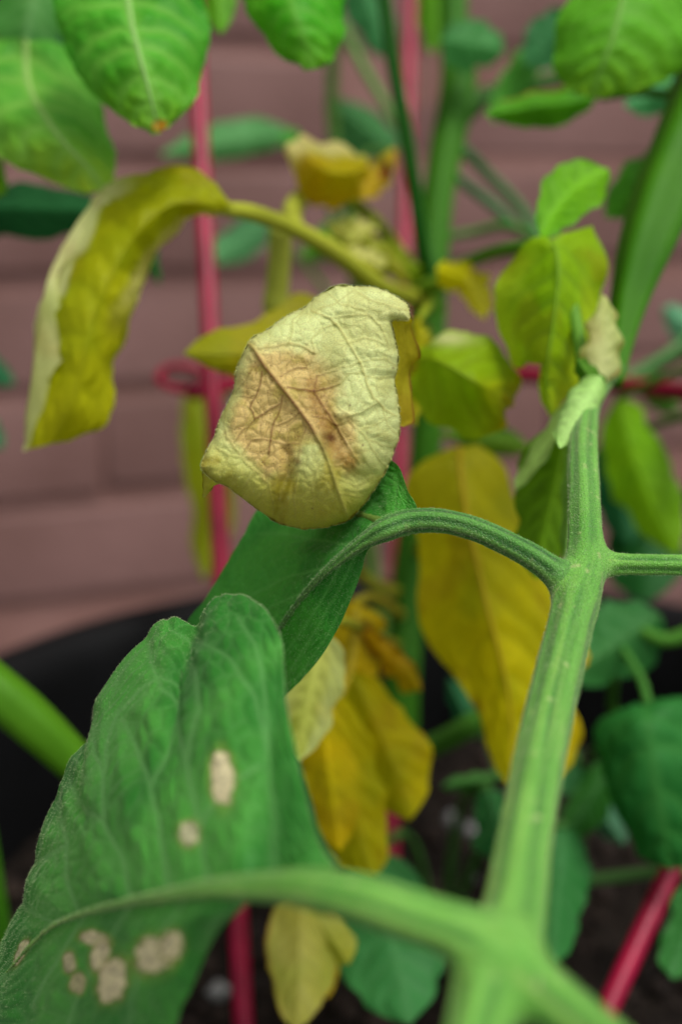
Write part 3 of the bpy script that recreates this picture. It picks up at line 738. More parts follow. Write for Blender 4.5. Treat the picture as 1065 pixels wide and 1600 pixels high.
# rolled-under rim: rings that run back and inwards behind the front face
order = list(range(nB))
rings = 7; depB = np.interp(np.arange(nB) / nB * nb, np.arange(nb + 1), np.r_[deep, deep[0]])
vall = [pos]; call = [colh]; prev = order; fall_f = list(hf)
bx_, by_, bdp = hx[:nB], hy[:nB], dep[:nB]
assert abs(hx[:nB] - bd[:, 0]).max() < 1e-3
cnt = ntop
cxy = np.array([485, 655])
for k in range(1, rings + 1):
    a = k / rings
    sh = (.5 + depB * 26) * (1 - math.cos(a * 1.4)) * 1.2
    nx = bx_ - outn[:, 0] * sh; ny = by_ - outn[:, 1] * sh
    nd = bdp + (.04 + depB * .62) * math.sin(a * 1.4)
    vall.append(P(nx, ny, nd)); call.append(np.tile(oliv * 1.05, (nB, 1)))
    cur = [cnt + i for i in range(nB)]; cnt += nB
    for i in range(nB):
        j = (i + 1) % nB; fall_f.append([prev[i], prev[j], cur[j], cur[i]])
    prev = cur
hero = mesh_obj('leaflet', np.vstack(vall), fall_f, M_hero, front, np.clip(np.vstack(call), 0, 1), label='rolled withered leaflet, pale yellow with a tan veined patch')
Xn = P(hx, hy, dep)
# hairs over it and round its edge
ctr = P(485., 650., 19.5)
hn = Xn - ctr; hn /= np.linalg.norm(hn, axis=1)[:, None]
i_ = np.random.RandomState(8).choice(ntop, 4000)
hairs('leaf_fuzz', Xn[i_], hn[i_], .00016, .000016, hero, 8, 0)
i_ = np.random.RandomState(9).choice(nB, 2600)
on3 = outn[:, :1] * RT - outn[:, 1:] * UP
hairs('margin_hair', Xn[i_], on3[i_], .00022, .000018, hero, 9, 0)
# the far half of the same leaflet, seen past the right margin, and the tip that shows at lower left
st = [((600, 480, 18.6), (625, 485, 18.7), (641, 490, 18.9)), ((595, 510, 18.8), (625, 508, 18.9), (642, 505, 19.2)), ((590, 545, 18.9), (622, 548, 19.1), (654, 548, 19.6)), ((590, 580, 19), (620, 580, 19.2), (648, 572, 19.8)),
      ((590, 610, 19), (618, 612, 19.2), (640, 608, 19.8)), ((590, 635, 19), (618, 638, 19.2), (650, 652, 19.7)), ((590, 655, 19), (612, 660, 19.2), (628, 668, 19.4))]
leaf('leaflet_fold', st, hero, M_yellow, (158, 150, 20), alt=(172, 164, 34), edge=(120, 80, 30), edger=(.85, 1.0), edge_side=1, nv=60, nu=31, nlat=4, seed=21, serr=.05, wav=.4)
st = [((318, 722, 18.0), (328, 726, 18.1), (345, 735, 18.2)), ((316, 740, 18.1), (330, 748, 18.2), (350, 752, 18.4)), ((317, 760, 18.2), (325, 764, 18.3), (337, 758, 18.5)), ((316, 778, 18.3), (321, 777, 18.3), (327, 770, 18.4))]
leaf('leaflet_tip', st, hero, M_yellow, (176, 178, 60), alt=(190, 190, 90), edge=(120, 110, 40), edger=(.8, 1.0), nv=30, nu=15, nlat=2, seed=22, wav=.1)
# short stalk that carries the rolled leaflet
tube('petiole', [(606, 822, 18.0, 22), (580, 812, 18.5, 18), (550, 800, 19.0, 14), (528, 780, 19.3, 12)], (110, 140, 60), M_stem, front, n=20, k=12)

# upper right cluster of the same compound leaf
BR, BR2 = (120, 166, 22), (150, 184, 40)
st = [((848, 372, 23.6), (862, 372, 23.4), (925, 352, 24.2)), ((815, 392, 23.8), (870, 398, 23.1), (938, 395, 24.3)), ((782, 430, 24.0), (872, 440, 22.9), (942, 440, 24.3)), ((774, 470, 24.0), (868, 480, 22.8), (940, 480, 24.3)),
      ((776, 520, 24.0), (862, 522, 22.8), (934, 522, 24.2)), ((806, 566, 23.8), (856, 560, 22.8), (922, 560, 24.1)), ((838, 552, 23.4), (853, 590, 22.9), (906, 592, 23.9)), ((838, 600, 23.3), (855, 620, 23.0), (886, 622, 23.6)), ((856, 648, 23.3), (862, 655, 23.1), (872, 650, 23.3))]
leaf('leaflet', st, front, M_yellow, (150, 194, 16), alt=(176, 210, 34), tip=(200, 218, 36), tipr=(.35, .95), vein=(108, 150, 40), veinw=.6, vwid=.5, nv=90, nu=61, nlat=6, seed=31, puff=.9, wav=.6, serr=.02, label='drooping yellow-green leaflet', mid=.3, midcol=(120, 165, 30))
oval('leaflet', (846, 372, 23.8), (948, 262, 25.2), 44, 44, front, M_green, (84, 148, 8), alt=(104, 166, 14), dl=.2, dr=.2, peak=.62, power=.55, bend=16, seed=32, nv=50, nu=31)
oval('leaflet', (830, 700, 33), (684, 676, 33.5), 18, 20, front, M_green, (84, 132, 30), alt=(110, 150, 40), dl=.3, dr=.3, power=.5, seed=152)
# its folded pale underside below
oval('leaflet', (905, 610, 22.0), (803, 765, 22.6), 14, 13, front, M_green, (128, 166, 74), alt=(146, 180, 92), dl=-.3, dr=.5, seed=33, nv=50, nu=21, peak=.7, power=.45, wav=.2)
oval('leaflet', (885, 655, 22.6), (835, 905, 23.6), 55, 55, front, M_green, (86, 130, 14), alt=(104, 148, 22), dl=.5, dr=.5, seed=34, nv=50, nu=31, peak=.4, power=.5)
oval('leaflet', (900, 660, 21.2), (880, 900, 21.8), 16, 14, front, M_green, (112, 158, 64), alt=(128, 170, 84), dl=.4, dr=.6, seed=35, nv=50, nu=21, peak=.4, power=.5)
# curled pale leaflets at the top of the stalk
oval('leaflet', (938, 588, 21.4), (874, 700, 19.9), 27, 30, front, M_green, (120, 170, 66), alt=(156, 196, 110), dl=.7, dr=.8, seed=36, nv=50, nu=31, peak=.6, power=.5, bulge=.15)
oval('leaflet', (940, 620, 21.8), (900, 560, 21.9), 18, 20, front, M_green, (60, 104, 16), alt=(70, 116, 24), dl=.3, dr=.3, seed=37, nv=40, nu=21, power=.5)
oval('leaflet', (936, 610, 22.2), (945, 462, 22.6), 30, 24, front, M_yellow, (184, 192, 104), alt=(200, 206, 138), edge=(190, 150, 90), edger=(.5, 1.1), edge_side=1, tip=(140, 160, 60), tipr=(.6, .9), dl=.3, dr=.6, seed=38, nv=50, nu=31, peak=.35, power=.5, wav=.9, bulge=.15, label='small shrivelled cream leaflet')
# large folded leaf hanging in from the upper right
tube('branch', [(1190, -120, 28.5, 112), (1140, 40, 27.6, 112), (1088, 190, 26.6, 108), (1040, 300, 25.8, 98), (1008, 385, 25.2, 82), (985, 460, 24.8, 60), (970, 530, 24.4, 40), (960, 600, 24.0, 24)], (40, 98, 0), M_stem, front, n=60, k=28, rib=.10, ribs=4, col2=(70, 130, 4), label='thick smooth green branch slanting in at the right edge')
tube('petiole', [(915, 672, 20.9, 30), (925, 630, 21.8, 28), (946, 595, 23.0, 26), (962, 570, 24.2, 24)], (96, 146, 56), M_rachis, front, n=24, k=16)
tube('petiole', [(925, 640, 21.6, 26), (910, 560, 22.8, 22), (890, 460, 23.6, 20), (868, 385, 23.6, 18)], (98, 148, 44), M_stem, front, n=30, k=12)

# ------------------------------------------------------------------ BACK PLANT with the yellow leaves
bs = on_soil(625, 1190)
back = thing('tomato_plant', 'middle tomato plant with a thick dark stem and yellow leaves', 'tomato plant', (*bs, ZS), 'tomato plants in the pot')
SG, SG2 = (40, 98, 8), (64, 122, 16)
sd0 = P(640, 950, 36.)
tube('stem', [(706, -120, 40, 42), (708, 40, 39, 44), (716, 130, 38, 54), (700, 220, 37.5, 52), (684, 310, 37, 48), (674, 420, 36.5, 50), (670, 520, 36, 50), (668, 640, 36, 48), (662, 740, 36, 48), (645, 850, 36, 50), (636, 950, 35.6, 52), (628, 1060, 35, 54), (624, 1150, 34.8, 58), (622, 1240, 34.2, 60)], SG, M_stem, back, col2=SG2, n=90, k=22)
tube('branch', [(722, 175, 37.8, 40), (760, 150, 38, 30), (830, 132, 38.5, 24), (900, 118, 39, 24), (1000, 110, 39.5, 22), (1120, 90, 40, 20)], (50, 96, 26), M_stem, back, n=40)
tube('branch', [(672, 455, 34, 26), (662, 400, 33, 24), (648, 300, 32.4, 23), (632, 200, 32, 23), (614, 100, 31.8, 22), (600, 0, 31.6, 22), (586, -90, 31.4, 22)], (18, 78, 8), M_stem, back, n=50, col2=(34, 98, 16), label='slim dark green side shoot')
YG = (164, 168, 40)
tube('petiole', [(668, 470, 34.5, 30), (630, 462, 32, 30), (590, 445, 30, 30), (555, 418, 29, 30), (510, 384, 28, 28), (450, 352, 27, 26), (395, 332, 26, 26), (345, 325, 25.3, 22)], (158, 168, 34), M_stem, back, col2=(178, 182, 60), n=50, label='yellow-green stalk of the long curled leaf')
tube('petiole', [(470, 366, 28.4, 22), (455, 340, 29.5, 32), (462, 318, 30, 30), (480, 300, 30.4, 26)], (160, 166, 52), M_stem, back, n=24)
tube('petiole', [(438, 355, 28.0, 34), (436, 400, 28.4, 34), (432, 450, 28.8, 36), (430, 480, 29, 38), (440, 520, 29.4, 24)], (176, 184, 72), M_stem, back, n=24)
tube('petiole', [(655, 440, 35, 24), (628, 400, 34, 20), (590, 350, 33, 20), (548, 312, 31.8, 20)], (140, 150, 24), M_stem, back, n=30, col2=(120, 140, 30))
tube('petiole', [(640, 470, 34, 26), (668, 450, 33, 30), (700, 440, 31, 18)], (110, 152, 40), M_stem, back, n=20)
tube('petiole', [(690, 430, 36, 20), (735, 408, 31, 20), (780, 392, 28, 20), (830, 385, 26, 22), (862, 388, 25, 20)], (70, 130, 30), M_stem, back, n=30)
tube('petiole', [(690, 372, 37, 12), (740, 362, 37, 13), (790, 352, 36.5, 15), (840, 372, 36, 16)], (74, 128, 50), M_stem, back, n=30)
tube('petiole', [(700, 215, 38, 16), (735, 245, 38.5, 18), (775, 285, 39, 16), (812, 325, 40, 16), (850, 380, 40, 14)], (84, 142, 84), M_stem, back, n=30)
tube('petiole', [(700, 265, 38, 14), (730, 290, 38.5, 16), (775, 325, 39, 16), (810, 360, 40, 14)], (84, 148, 92), M_stem, back, n=30)
tube('petiole', [(640, 230, 40, 12), (600, 160, 41, 14), (565, 100, 42, 14), (535, 40, 43, 14)], (92, 142, 66), M_stem, back, n=30)
tube('petiole', [(640, 930, 36, 22), (600, 920, 35, 20), (565, 900, 34, 18), (545, 870, 33, 16)], (150, 150, 40), M_stem, back, n=24)
tube('petiole', [(630, 1180, 34.5, 26), (690, 1160, 33, 34), (740, 1130, 32, 34), (800, 1090, 32, 26)], (70, 126, 40), M_stem, back, n=24)
tube('petiole', [(655, 860, 35.5, 20), (690, 800, 33, 18), (715, 760, 30, 16), (718, 735, 28.5, 14)], (150, 160, 30), M_stem, back, n=24)
tube('petiole', [(625, 960, 35, 18), (585, 935, 31, 16), (556, 940, 28.6, 14)], (158, 150, 30), M_stem, back, n=24)
tube('petiole', [(668, 590, 36, 20), (655, 572, 31, 16), (655, 560, 27, 14), (668, 556, 24.6, 12)], (130, 150, 30), M_stem, back, n=24)
# long curled yellow leaf at left
LC = [(362, 318, 25.2), (325, 278, 25.4), (262, 256, 25.4), (200, 266, 25.2), (150, 312, 25.0), (108, 372, 24.6), (78, 440, 24.4), (60, 520, 24.3), (50, 600, 24.2), (38, 706, 24.2)]
MC = [(350, 327, 25.2), (312, 318, 24.8), (265, 322, 24.4), (222, 355, 24.0), (188, 405, 23.8), (162, 460, 23.6), (142, 520, 23.5), (126, 585, 23.5), (110, 640, 23.6), (84, 692, 24.0)]
RC = [(342, 335, 25.3), (308, 338, 25.6), (280, 344, 25.8), (262, 378, 25.6), (236, 420, 25.4), (212, 470, 25.0), (192, 540, 24.8), (180, 600, 24.6), (164, 664, 24.4), (115, 690, 24.2)]
def curlfn(col, U, V, X, Y, nz, cu):
    w = (sm(U + .5 * (nz - .5), .25, .50) * (1 - sm(V + .3 * (nz - .5), .55, .75)))[..., None] * .8
    col = col * (1 - w) + srgb((200, 196, 112)) * w
    e = (sm(-U + .35 * (fbm(V * 14, 0 * V, 0, 5) - .5), .66, .80) * sm(V, .28, .42))[..., None]
    col = col * (1 - e) + srgb((206, 212, 142)) * e
    b = np.exp(-((X - 178) / 16) ** 2 - ((Y - 505) / 22) ** 2)[..., None] * .6
    return col * (1 - b) + srgb((120, 116, 20)) * b
curled = leaf('leaflet', list(zip(LC, MC, RC)), back, M_yellow, (166, 174, 4), alt=(190, 194, 20), vein=(150, 156, 10), veinw=.5, vwid=.6, nv=160, nu=81, nlat=8, slope=.12, seed=41, puff=.8, wav=1.1, serr=.10, netw=.4, net=.006, bulge=.14, fn=curlfn, label='long curled yellow leaflet arching down at left')
# rolled margin of that leaf, a pale lip turned over
lip = [((168, 292, 24.9), (158, 300, 24.7), (172, 318, 24.6)), ((135, 335, 24.8), (118, 350, 24.5), (132, 372, 24.5)), ((96, 392, 24.6), (80, 420, 24.2), (88, 430, 24.2)), ((72, 450, 24.5), (66, 470, 24.0), (92, 490, 23.9)), ((58, 520, 24.4), (56, 530, 23.9), (96, 545, 23.8)), ((50, 590, 24.3), (50, 590, 23.9), (76, 600, 23.8)), ((42, 650, 24.3), (42, 650, 24.0), (58, 655, 23.9)), ((38, 700, 24.2), (39, 700, 24.1), (44, 700, 24.0))]
leaf('leaflet_fold', lip, curled[0], M_yellow, (200, 206, 132), alt=(212, 216, 150), nv=120, nu=15, nlat=5, seed=43, wav=.2, serr=.30)
YO = (164, 152, 8); YO2 = (182, 164, 12)
oval('leaflet', (560, 500, 27.5), (288, 552, 25.2), 52, 62, back, M_yellow, (158, 156, 14), alt=(170, 166, 20), dl=.6, dr=.5, peak=.4, power=.6, bend=20, seed=44, puff=.6, nv=60, nu=41, vein=(150, 150, 40), label='olive yellow leaflet behind the rolled one')
tube('petiole', [(664, 520, 35.5, 22), (620, 505, 31, 18), (575, 500, 28.2, 16), (540, 502, 27.4, 10)], (150, 156, 36), M_stem, back, n=24)
# small cup-shaped yellow leaflet near the top
st = [((452, 250, 30.2), (470, 300, 29.6), (490, 322, 30.2)), ((452, 222, 30.2), (492, 262, 29.1), (520, 322, 30)), ((470, 214, 30.6), (516, 270, 28.9), (548, 316, 29.9)), ((505, 222, 30.8), (545, 270, 29.0), (566, 296, 29.8)), ((545, 232, 30.9), (568, 262, 29.4), (576, 276, 29.8)), ((570, 245, 30.8), (576, 254, 30), (580, 262, 30))]
leaf('leaflet', st, back, M_yellow, (178, 170, 10), alt=(184, 160, 16), edge=(214, 206, 130), edger=(.35, .75), edge_side=-1, nv=60, nu=41, nlat=4, seed=45, wav=.7, puff=.5, label='small cupped yellow leaflet with a cream edge')
oval('leaflet', (560, 310, 31.5), (618, 232, 33), 20, 24, back, M_yellow, (160, 158, 20), alt=(176, 150, 30), dl=.2, dr=.3, power=.5, seed=46, spots=((600, 268, 7, 14, .3, (150, 60, 20)),))
oval('leaflet', (590, 392, 30.8), (512, 352, 29.8), 20, 24, back, M_yellow, (166, 178, 66), alt=(190, 192, 100), dl=.2, dr=.4, power=.5, seed=47, wav=.9)
oval('leaflet', (560, 372, 30.4), (640, 442, 31.2), 22, 18, back, M_yellow, (150, 160, 36), alt=(168, 150, 60), dl=.2, dr=.4, power=.5, seed=48, wav=.8)
tube('petiole', [(655, 452, 35, 18), (625, 425, 32.5, 16), (600, 398, 31, 14), (565, 375, 30.4, 10)], (150, 156, 40), M_stem, back, n=24)
oval('leaflet', (735, 440, 29.6), (682, 420, 28.8), 28, 24, back, M_yellow, (206, 200, 10), alt=(216, 206, 20), dl=.3, dr=.2, power=.4, seed=49, wav=.5)
oval('leaflet', (722, 424, 29.6), (756, 498, 28.8), 30, 20, back, M_yellow, (206, 196, 12), alt=(216, 204, 50), dl=.2, dr=.4, power=.45, seed=50, wav=.5, edge=(170, 130, 20), edger=(.95, 1.2))
oval('leaflet', (600, 418, 30.2), (528, 388, 29.4), 15, 18, back, M_yellow, (176, 186, 66), alt=(204, 204, 118), dl=.3, dr=.4, power=.5, seed=147, wav=1.2)
oval('leaflet', (590, 360, 31.0), (528, 348, 30.4), 10, 14, back, M_yellow, (190, 194, 96), alt=(206, 204, 130), dl=.3, dr=.4, power=.5, seed=148, wav=1.0)
oval('leaflet', (655, 440, 33.0), (588, 372, 31.6), 18, 16, back, M_yellow, (126, 160, 26), alt=(150, 170, 40), dl=.3, dr=.3, power=.5, seed=149, wav=1.0)
oval('leaflet', (690, 455, 34.0), (640, 505, 33.0), 26, 22, back, M_green, (70, 132, 20), alt=(96, 150, 30), dl=.3, dr=.3, power=.5, seed=150)
oval('leaflet', (655, 495, 26.5), (648, 662, 25.6), 22, 18, back, M_yellow, (160, 160, 14), alt=(176, 172, 24), dl=.3, dr=.4, power=.5, seed=151, wav=.8)
tube('petiole', [(672, 470, 35, 16), (668, 478, 30, 14), (656, 497, 26.6, 12)], (140, 156, 30), M_stem, back, n=16)
# two toned leaflet with rolled pale edge, centre right
st = [((655, 545, 24.6), (652, 560, 24.3), (650, 590, 24.4)), ((690, 522, 24.4), (672, 560, 23.8), (648, 625, 24.4)), ((728, 517, 24.4), (700, 572, 23.5), (672, 658, 24.3)), ((765, 528, 24.4), (730, 590, 23.4), (710, 676, 24.3)), ((796, 556, 24.4), (758, 606, 23.5), (748, 682, 24.2)), ((812, 596, 24.3), (780, 622, 23.8), (782, 676, 24.2)), ((808, 628, 24.3), (790, 640, 24.1), (788, 655, 24.2))]
leaf('leaflet', st, back, M_yellow, (146, 182, 14), alt=(180, 188, 12), tip=(196, 156, 14), tipr=(.55, 1.0), vein=(120, 140, 16), veinw=.5, vwid=.5, nv=80, nu=61, nlat=5, seed=51, puff=.7, wav=.5, fn=lambda c, U, V, X, Y, nz, cu: c * (1 - (np.exp(-((X - 700) / 36) ** 2 - ((Y - 528) / 11) ** 2))[..., None]) + srgb((206, 212, 140)) * (np.exp(-((X - 700) / 36) ** 2 - ((Y - 528) / 11) ** 2))[..., None], label='yellowing heart-shaped leaflet with an orange tip')
# big yellow leaf behind the stalk
st = [((698, 700, 28.4), (718, 698, 28.2), (742, 699, 28.4)), ((655, 728, 28.2), (720, 740, 27.8), (788, 728, 28.4)), ((636, 760, 28.2), (728, 800, 27.5), (808, 790, 28.4)), ((645, 815, 28.2), (738, 850, 27.3), (846, 850, 28.3)), ((656, 870, 28.2), (750, 900, 27.2), (868, 900, 28.2)), ((655, 950, 28.1), (764, 960, 27.1), (882, 960, 28.1)),
      ((678, 1020, 28.0), (780, 1020, 27.1), (892, 1030, 28.1)), ((720, 1068, 27.8), (794, 1080, 27.1), (896, 1090, 28)), ((748, 1120, 27.6), (800, 1130, 27.1), (876, 1135, 27.9)), ((764, 1180, 27.4), (800, 1178, 27.1), (850, 1180, 27.6)), ((792, 1222, 27.2), (800, 1228, 27.1), (812, 1220, 27.2))]
def yfn(c, U, V, X, Y, nz, cu):
    b = np.exp(-((X - 742) / 14) ** 2 - ((Y - 1105) / 14) ** 2)[..., None] * .7
    c = c * (1 - b) + srgb((120, 70, 12)) * b
    g = (1 - sm(V, .12, .42))[..., None] * .6
    return c * (1 - g) + srgb((164, 166, 20)) * g
leaf('leaflet', st, back, M_yellow, (180, 176, 0), alt=(202, 194, 4), vein=(138, 140, 4), veinw=.45, vwid=.5, nv=120, nu=71, nlat=7, seed=52, puff=.8, wav=.7, serr=.03, fn=yfn, label='largest yellow leaflet, hanging behind the thick stalk', mid=.7, midcol=(180, 156, 20))
oval('leaflet', (850, 1010, 28.6), (872, 1216, 28.4), 42, 46, back, M_yellow, (190, 170, 4), alt=(198, 178, 8), dl=.3, dr=.4, peak=.6, power=.5, bend=0, seed=53, nv=60, nu=41)
oval('leaflet', (870, 980, 29.2), (915, 1042, 29), 24, 12, back, M_yellow, (180, 156, 6), dl=.2, dr=.2, power=.5, seed=54)
# lower left yellow group
oval('leaflet', (556, 940, 28.2), (545, 1085, 27.6), 52, 52, back, M_yellow, (192, 166, 6), alt=(198, 174, 14), dl=.5, dr=.4, power=.5, seed=55, wav=.8, spots=((578, 1000, 12, 30, -.4, (130, 70, 10)),))
oval('leaflet', (570, 985, 27.8), (656, 1080, 28.2), 26, 24, back, M_yellow, (176, 140, 8), alt=(190, 160, 20), dl=.1, dr=.5, power=.5, peak=.6, seed=56, wav=.9, edge=(120, 66, 14), edger=(.6, 1.0), edge_side=-1)
oval('leaflet', (545, 1050, 27.4), (640, 1282, 27.2), 62, 56, back, M_yellow, (178, 172, 0), alt=(200, 188, 2), dl=.5, dr=.4, power=.55, peak=.55, bend=8, seed=57, nv=80, nu=51, puff=.7, vein=(150, 128, 4))
oval('leaflet', (520, 1080, 26.8), (582, 1378, 26.6), 62, 62, back, M_yellow, (178, 172, 0), alt=(190, 176, 2), dl=.5, dr=.4, power=.5, peak=.6, bend=-10, seed=58, nv=80, nu=51, puff=.7, vein=(146, 126, 4))
oval('leaflet', (500, 1100, 26.2), (530, 1330, 26.0), 42, 40, back, M_yellow, (186, 166, 4), alt=(196, 174, 4), dl=.5, dr=.4, power=.5, peak=.5, seed=59, nv=60, nu=41)
oval('leaflet', (505, 985, 23.6), (462, 1190, 22.8), 48, 56, back, M_yellow, (150, 166, 40), alt=(182, 190, 96), dl=.5, dr=.5, power=.55, peak=.42, seed=60, nv=60, nu=41, puff=.7, edge=(184, 196, 116), edger=(.3, .7), label='pale yellow-green leaflet between the spotted leaf and the yellow ones')
tube('petiole', [(620, 1010, 35, 18), (570, 985, 29, 16), (530, 970, 25.5, 14), (505, 985, 23.8, 10)], (150, 156, 40), M_stem, back, n=24)
tube('petiole', [(556, 950, 28.2, 12), (548, 1040, 27.6, 12), (520, 1110, 26.9, 12), (500, 1130, 26.3, 10)], (176, 156, 30), M_stem, back, n=24)

# ------------------------------------------------------------------ LEFT PLANT (upper left leaves)
bl = np.array([-.075, .25])
leftp = thing('tomato_plant', 'left tomato plant with broad green leaves hanging at the upper left', 'tomato plant', (bl[0], bl[1], ZS), 'tomato plants in the pot')
e1 = P(-60, 1020, 27.); e2 = P(-130, 600, 28); e3 = P(-160, 100, 28.); e4 = P(-60, -160, 28)
b0 = np.array([bl[0], bl[1], ZS - .01])
tube('stem', [(*b0, .005), (*(b0 * .5 + P(-130, 900, 27.) * .5), .0052), (*e2, .005), (*e3, .0046), (*e4, .004)], SG, M_stem, leftp, n=60, k=18, world_pts=True, col2=SG2)
tube('branch', [(-130, 960, 27, 60), (-40, 1050, 25, 72), (40, 1120, 25, 74), (120, 1195, 25.5, 62), (190, 1260, 26, 56), (260, 1340, 27, 50)], (70, 124, 18), M_stem, leftp, n=40, col2=(80, 132, 12), label='thick blurred green shoot at the left edge')
LG, LG2 = (62, 136, 34), (92, 160, 48)
st = [((150, -90, 25), (200, -60, 24.8), (260, -90, 25)), ((110, -40, 24.6), (200, -10, 24.2), (300, -40, 24.8)), ((84, 0, 24.4), (205, 30, 23.6), (318, 10, 24.6)), ((92, 50, 24.2), (212, 60, 23.3), (324, 60, 24.4)), ((120, 110, 24.0), (222, 100, 23.1), (318, 110, 24.2)), ((160, 160, 23.8), (234, 145, 23.1), (300, 160, 23.8)), ((205, 192, 23.5), (242, 180, 23.2), (275, 188, 23.5)), ((238, 208, 23.3), (246, 209, 23.3), (254, 207, 23.3))]
leaf('leaflet', st, leftp, M_green, (50, 146, 26), alt=(74, 166, 36), tip=(150, 204, 40), tipr=(.5, 1.0), vein=(140, 200, 84), veinw=.6, vwid=1.0, nv=110, nu=81, nlat=6, slope=.26, seed=61, puff=1.1, wav=.7, serr=.02, bulge=.15, spots=((250, 196, 12, 9, -.3, (200, 150, 40)),), label='broad bright green leaflet with pale veins and an orange tip', mid=.8, midcol=(140, 188, 100))
st = [((120, 80, 27.4), (40, 60, 27), (-20, 70, 27)), ((150, 150, 26.6), (44, 125, 26.2), (-90, 110, 26.6)), ((172, 205, 26.4), (70, 178, 25.4), (-70, 180, 26.2)), ((180, 255, 26.0), (102, 222, 25.0), (0, 245, 25.8)), ((180, 285, 25.5), (136, 260, 25.0), (78, 284, 25.6)), ((176, 304, 25.2), (164, 296, 25.1), (140, 304, 25.2))]
leaf('leaflet', st, leftp, M_green, (74, 158, 44), alt=(98, 176, 56), tip=(178, 212, 48), tipr=(.35, .95), vein=(150, 202, 90), veinw=.55, vwid=1.0, nv=90, nu=71, nlat=6, slope=.22, seed=62, puff=1.0, wav=.7, serr=.02, bulge=.12, label='green leaflet with a yellow tip at the left edge', mid=.7, midcol=(150, 190, 100))
st = [((370, -90, 26), (440, -80, 25.6), (520, -90, 26)), ((374, -30, 25.6), (448, -30, 24.8), (534, -30, 25.6)), ((384, 10, 25.4), (456, 10, 24.4), (540, 20, 25.4)), ((410, 55, 25.1), (468, 45, 24.3), (534, 62, 25.1)), ((445, 92, 24.8), (480, 80, 24.4), (520, 92, 24.8)), ((478, 108, 24.6), (488, 108, 24.5), (500, 106, 24.6))]
leaf('leaflet', st, leftp, M_green, (66, 164, 18), alt=(88, 178, 28), tip=(112, 172, 36), tipr=(.4, 1.0), vein=(120, 180, 70), veinw=.5, vwid=.6, nv=70, nu=61, nlat=5, seed=63, puff=.9, wav=.6, bulge=.15, label='rounded bright green leaflet at the top edge')
oval('leaflet', (330, -90, 30), (345, 52, 29), 34, 30, leftp, M_green, (76, 140, 16), alt=(92, 152, 30), dl=.3, dr=.3, power=.5, seed=64)
oval('leaflet', (70, -120, 31), (30, 112, 30), 70, 60, leftp, M_green, (58, 130, 44), alt=(80, 150, 64), dl=.5, dr=.5, power=.55, seed=65, vein=(130, 180, 110))
oval('leaflet', (120, 40, 33), (60, 180, 32), 60, 60, leftp, M_green, (56, 112, 58), alt=(70, 130, 72), dl=.5, dr=.5, power=.55, seed=66)
oval('leaflet', (-60, 320, 30), (190, 330, 29), 40, 50, leftp, M_green, (26, 78, 38), alt=(36, 96, 50), dl=.5, dr=.4, power=.6, seed=67, label='dark green leaflet behind the curled yellow leaf')
oval('leaflet', (-60, 250, 27), (10, 300, 27), 40, 50, leftp, M_green, (92, 142, 20), dl=.3, dr=.3, seed=68)
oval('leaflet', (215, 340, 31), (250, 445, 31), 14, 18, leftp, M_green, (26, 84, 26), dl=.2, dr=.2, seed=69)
oval('leaflet', (-90, 540, 38), (22, 600, 37), 26, 22, leftp, M_green, (60, 130, 84), dl=.2, dr=.2, seed=70, power=.5)
oval('leaflet', (-70, 640, 38), (5, 700, 37), 26, 22, leftp, M_green, (60, 130, 84), dl=.2, dr=.2, seed=71, power=.5)
for (a, b) in [((-160, 60, 28), (200, -62, 24.9)), ((-160, 120, 28.0), (40, 66, 27.0)), ((-60, -150, 28), (440, -80, 25.6)), ((-60, -150, 28), (330, -88, 30)), ((-100, -100, 28), (68, -118, 31)), ((-160, 100, 28), (118, 42, 33)), ((-140, 300, 28), (-62, 320, 29.8)), ((-140, 260, 28), (-60, 250, 27.2)), ((-140, 500, 28), (-90, 540, 37.8)), ((-140, 620, 28), (-70, 640, 37.8))]:
    mx_ = [(a[i] + b[i]) / 2 for i in range(3)]; mx_[1] -= 20
    tube('petiole', [(*a, 20), (*mx_, 16), (*b, 12)], (80, 136, 40), M_stem, leftp, n=20, k=10)
tube('petiole', [(-150, 420, 28, 22), (0, 360, 31, 16), (120, 335, 32, 12), (214, 342, 31, 10)], (60, 110, 40), M_stem, leftp, n=24, k=10)

# ------------------------------------------------------------------ RIGHT PLANT
br_ = np.array([.125, .30])
rightp = thing('tomato_plant', 'right tomato plant partly outside the frame with low green leaves', 'tomato plant', (br_[0], br_[1], ZS), 'tomato plants in the pot')
b0 = np.array([br_[0], br_[1], ZS - .01])
tube('stem', [(*b0, .0048), (*P(1190, 900, 31.), .0046), (*P(1150, 500, 30.), .0044), (*P(1110, 200, 29.), .004), (*P(1066, 40, 28.), .0030), (*P(1052, -120, 27.5), .0028)], (96, 150, 70), M_stem, rightp, n=60, k=18, world_pts=True, col2=(120, 168, 90))
st = [((1040, -70, 27), (980, -80, 26.6), (920, -60, 27)), ((1080, -10, 26.8), (975, -20, 25.8), (888, 0, 26.6)), ((1085, 50, 26.6), (965, 30, 25.4), (868, 60, 26.4)), ((1068, 105, 26.4), (950, 80, 25.3), (866, 102, 26.2)), ((1000, 142, 26.0), (935, 120, 25.5), (880, 132, 26.0)), ((950, 152, 25.8), (925, 152, 25.7), (900, 148, 25.8))]
leaf('leaflet', st, rightp, M_green, (74, 158, 20), alt=(94, 172, 32), tip=(126, 176, 30), tipr=(.45, 1.0), vein=(118, 176, 70), veinw=.5, vwid=.6, nv=80, nu=61, nlat=6, seed=81, puff=1.0, wav=.7, bulge=.15, label='broad bright green leaflet at the top right', mid=.6, midcol=(118, 172, 70))
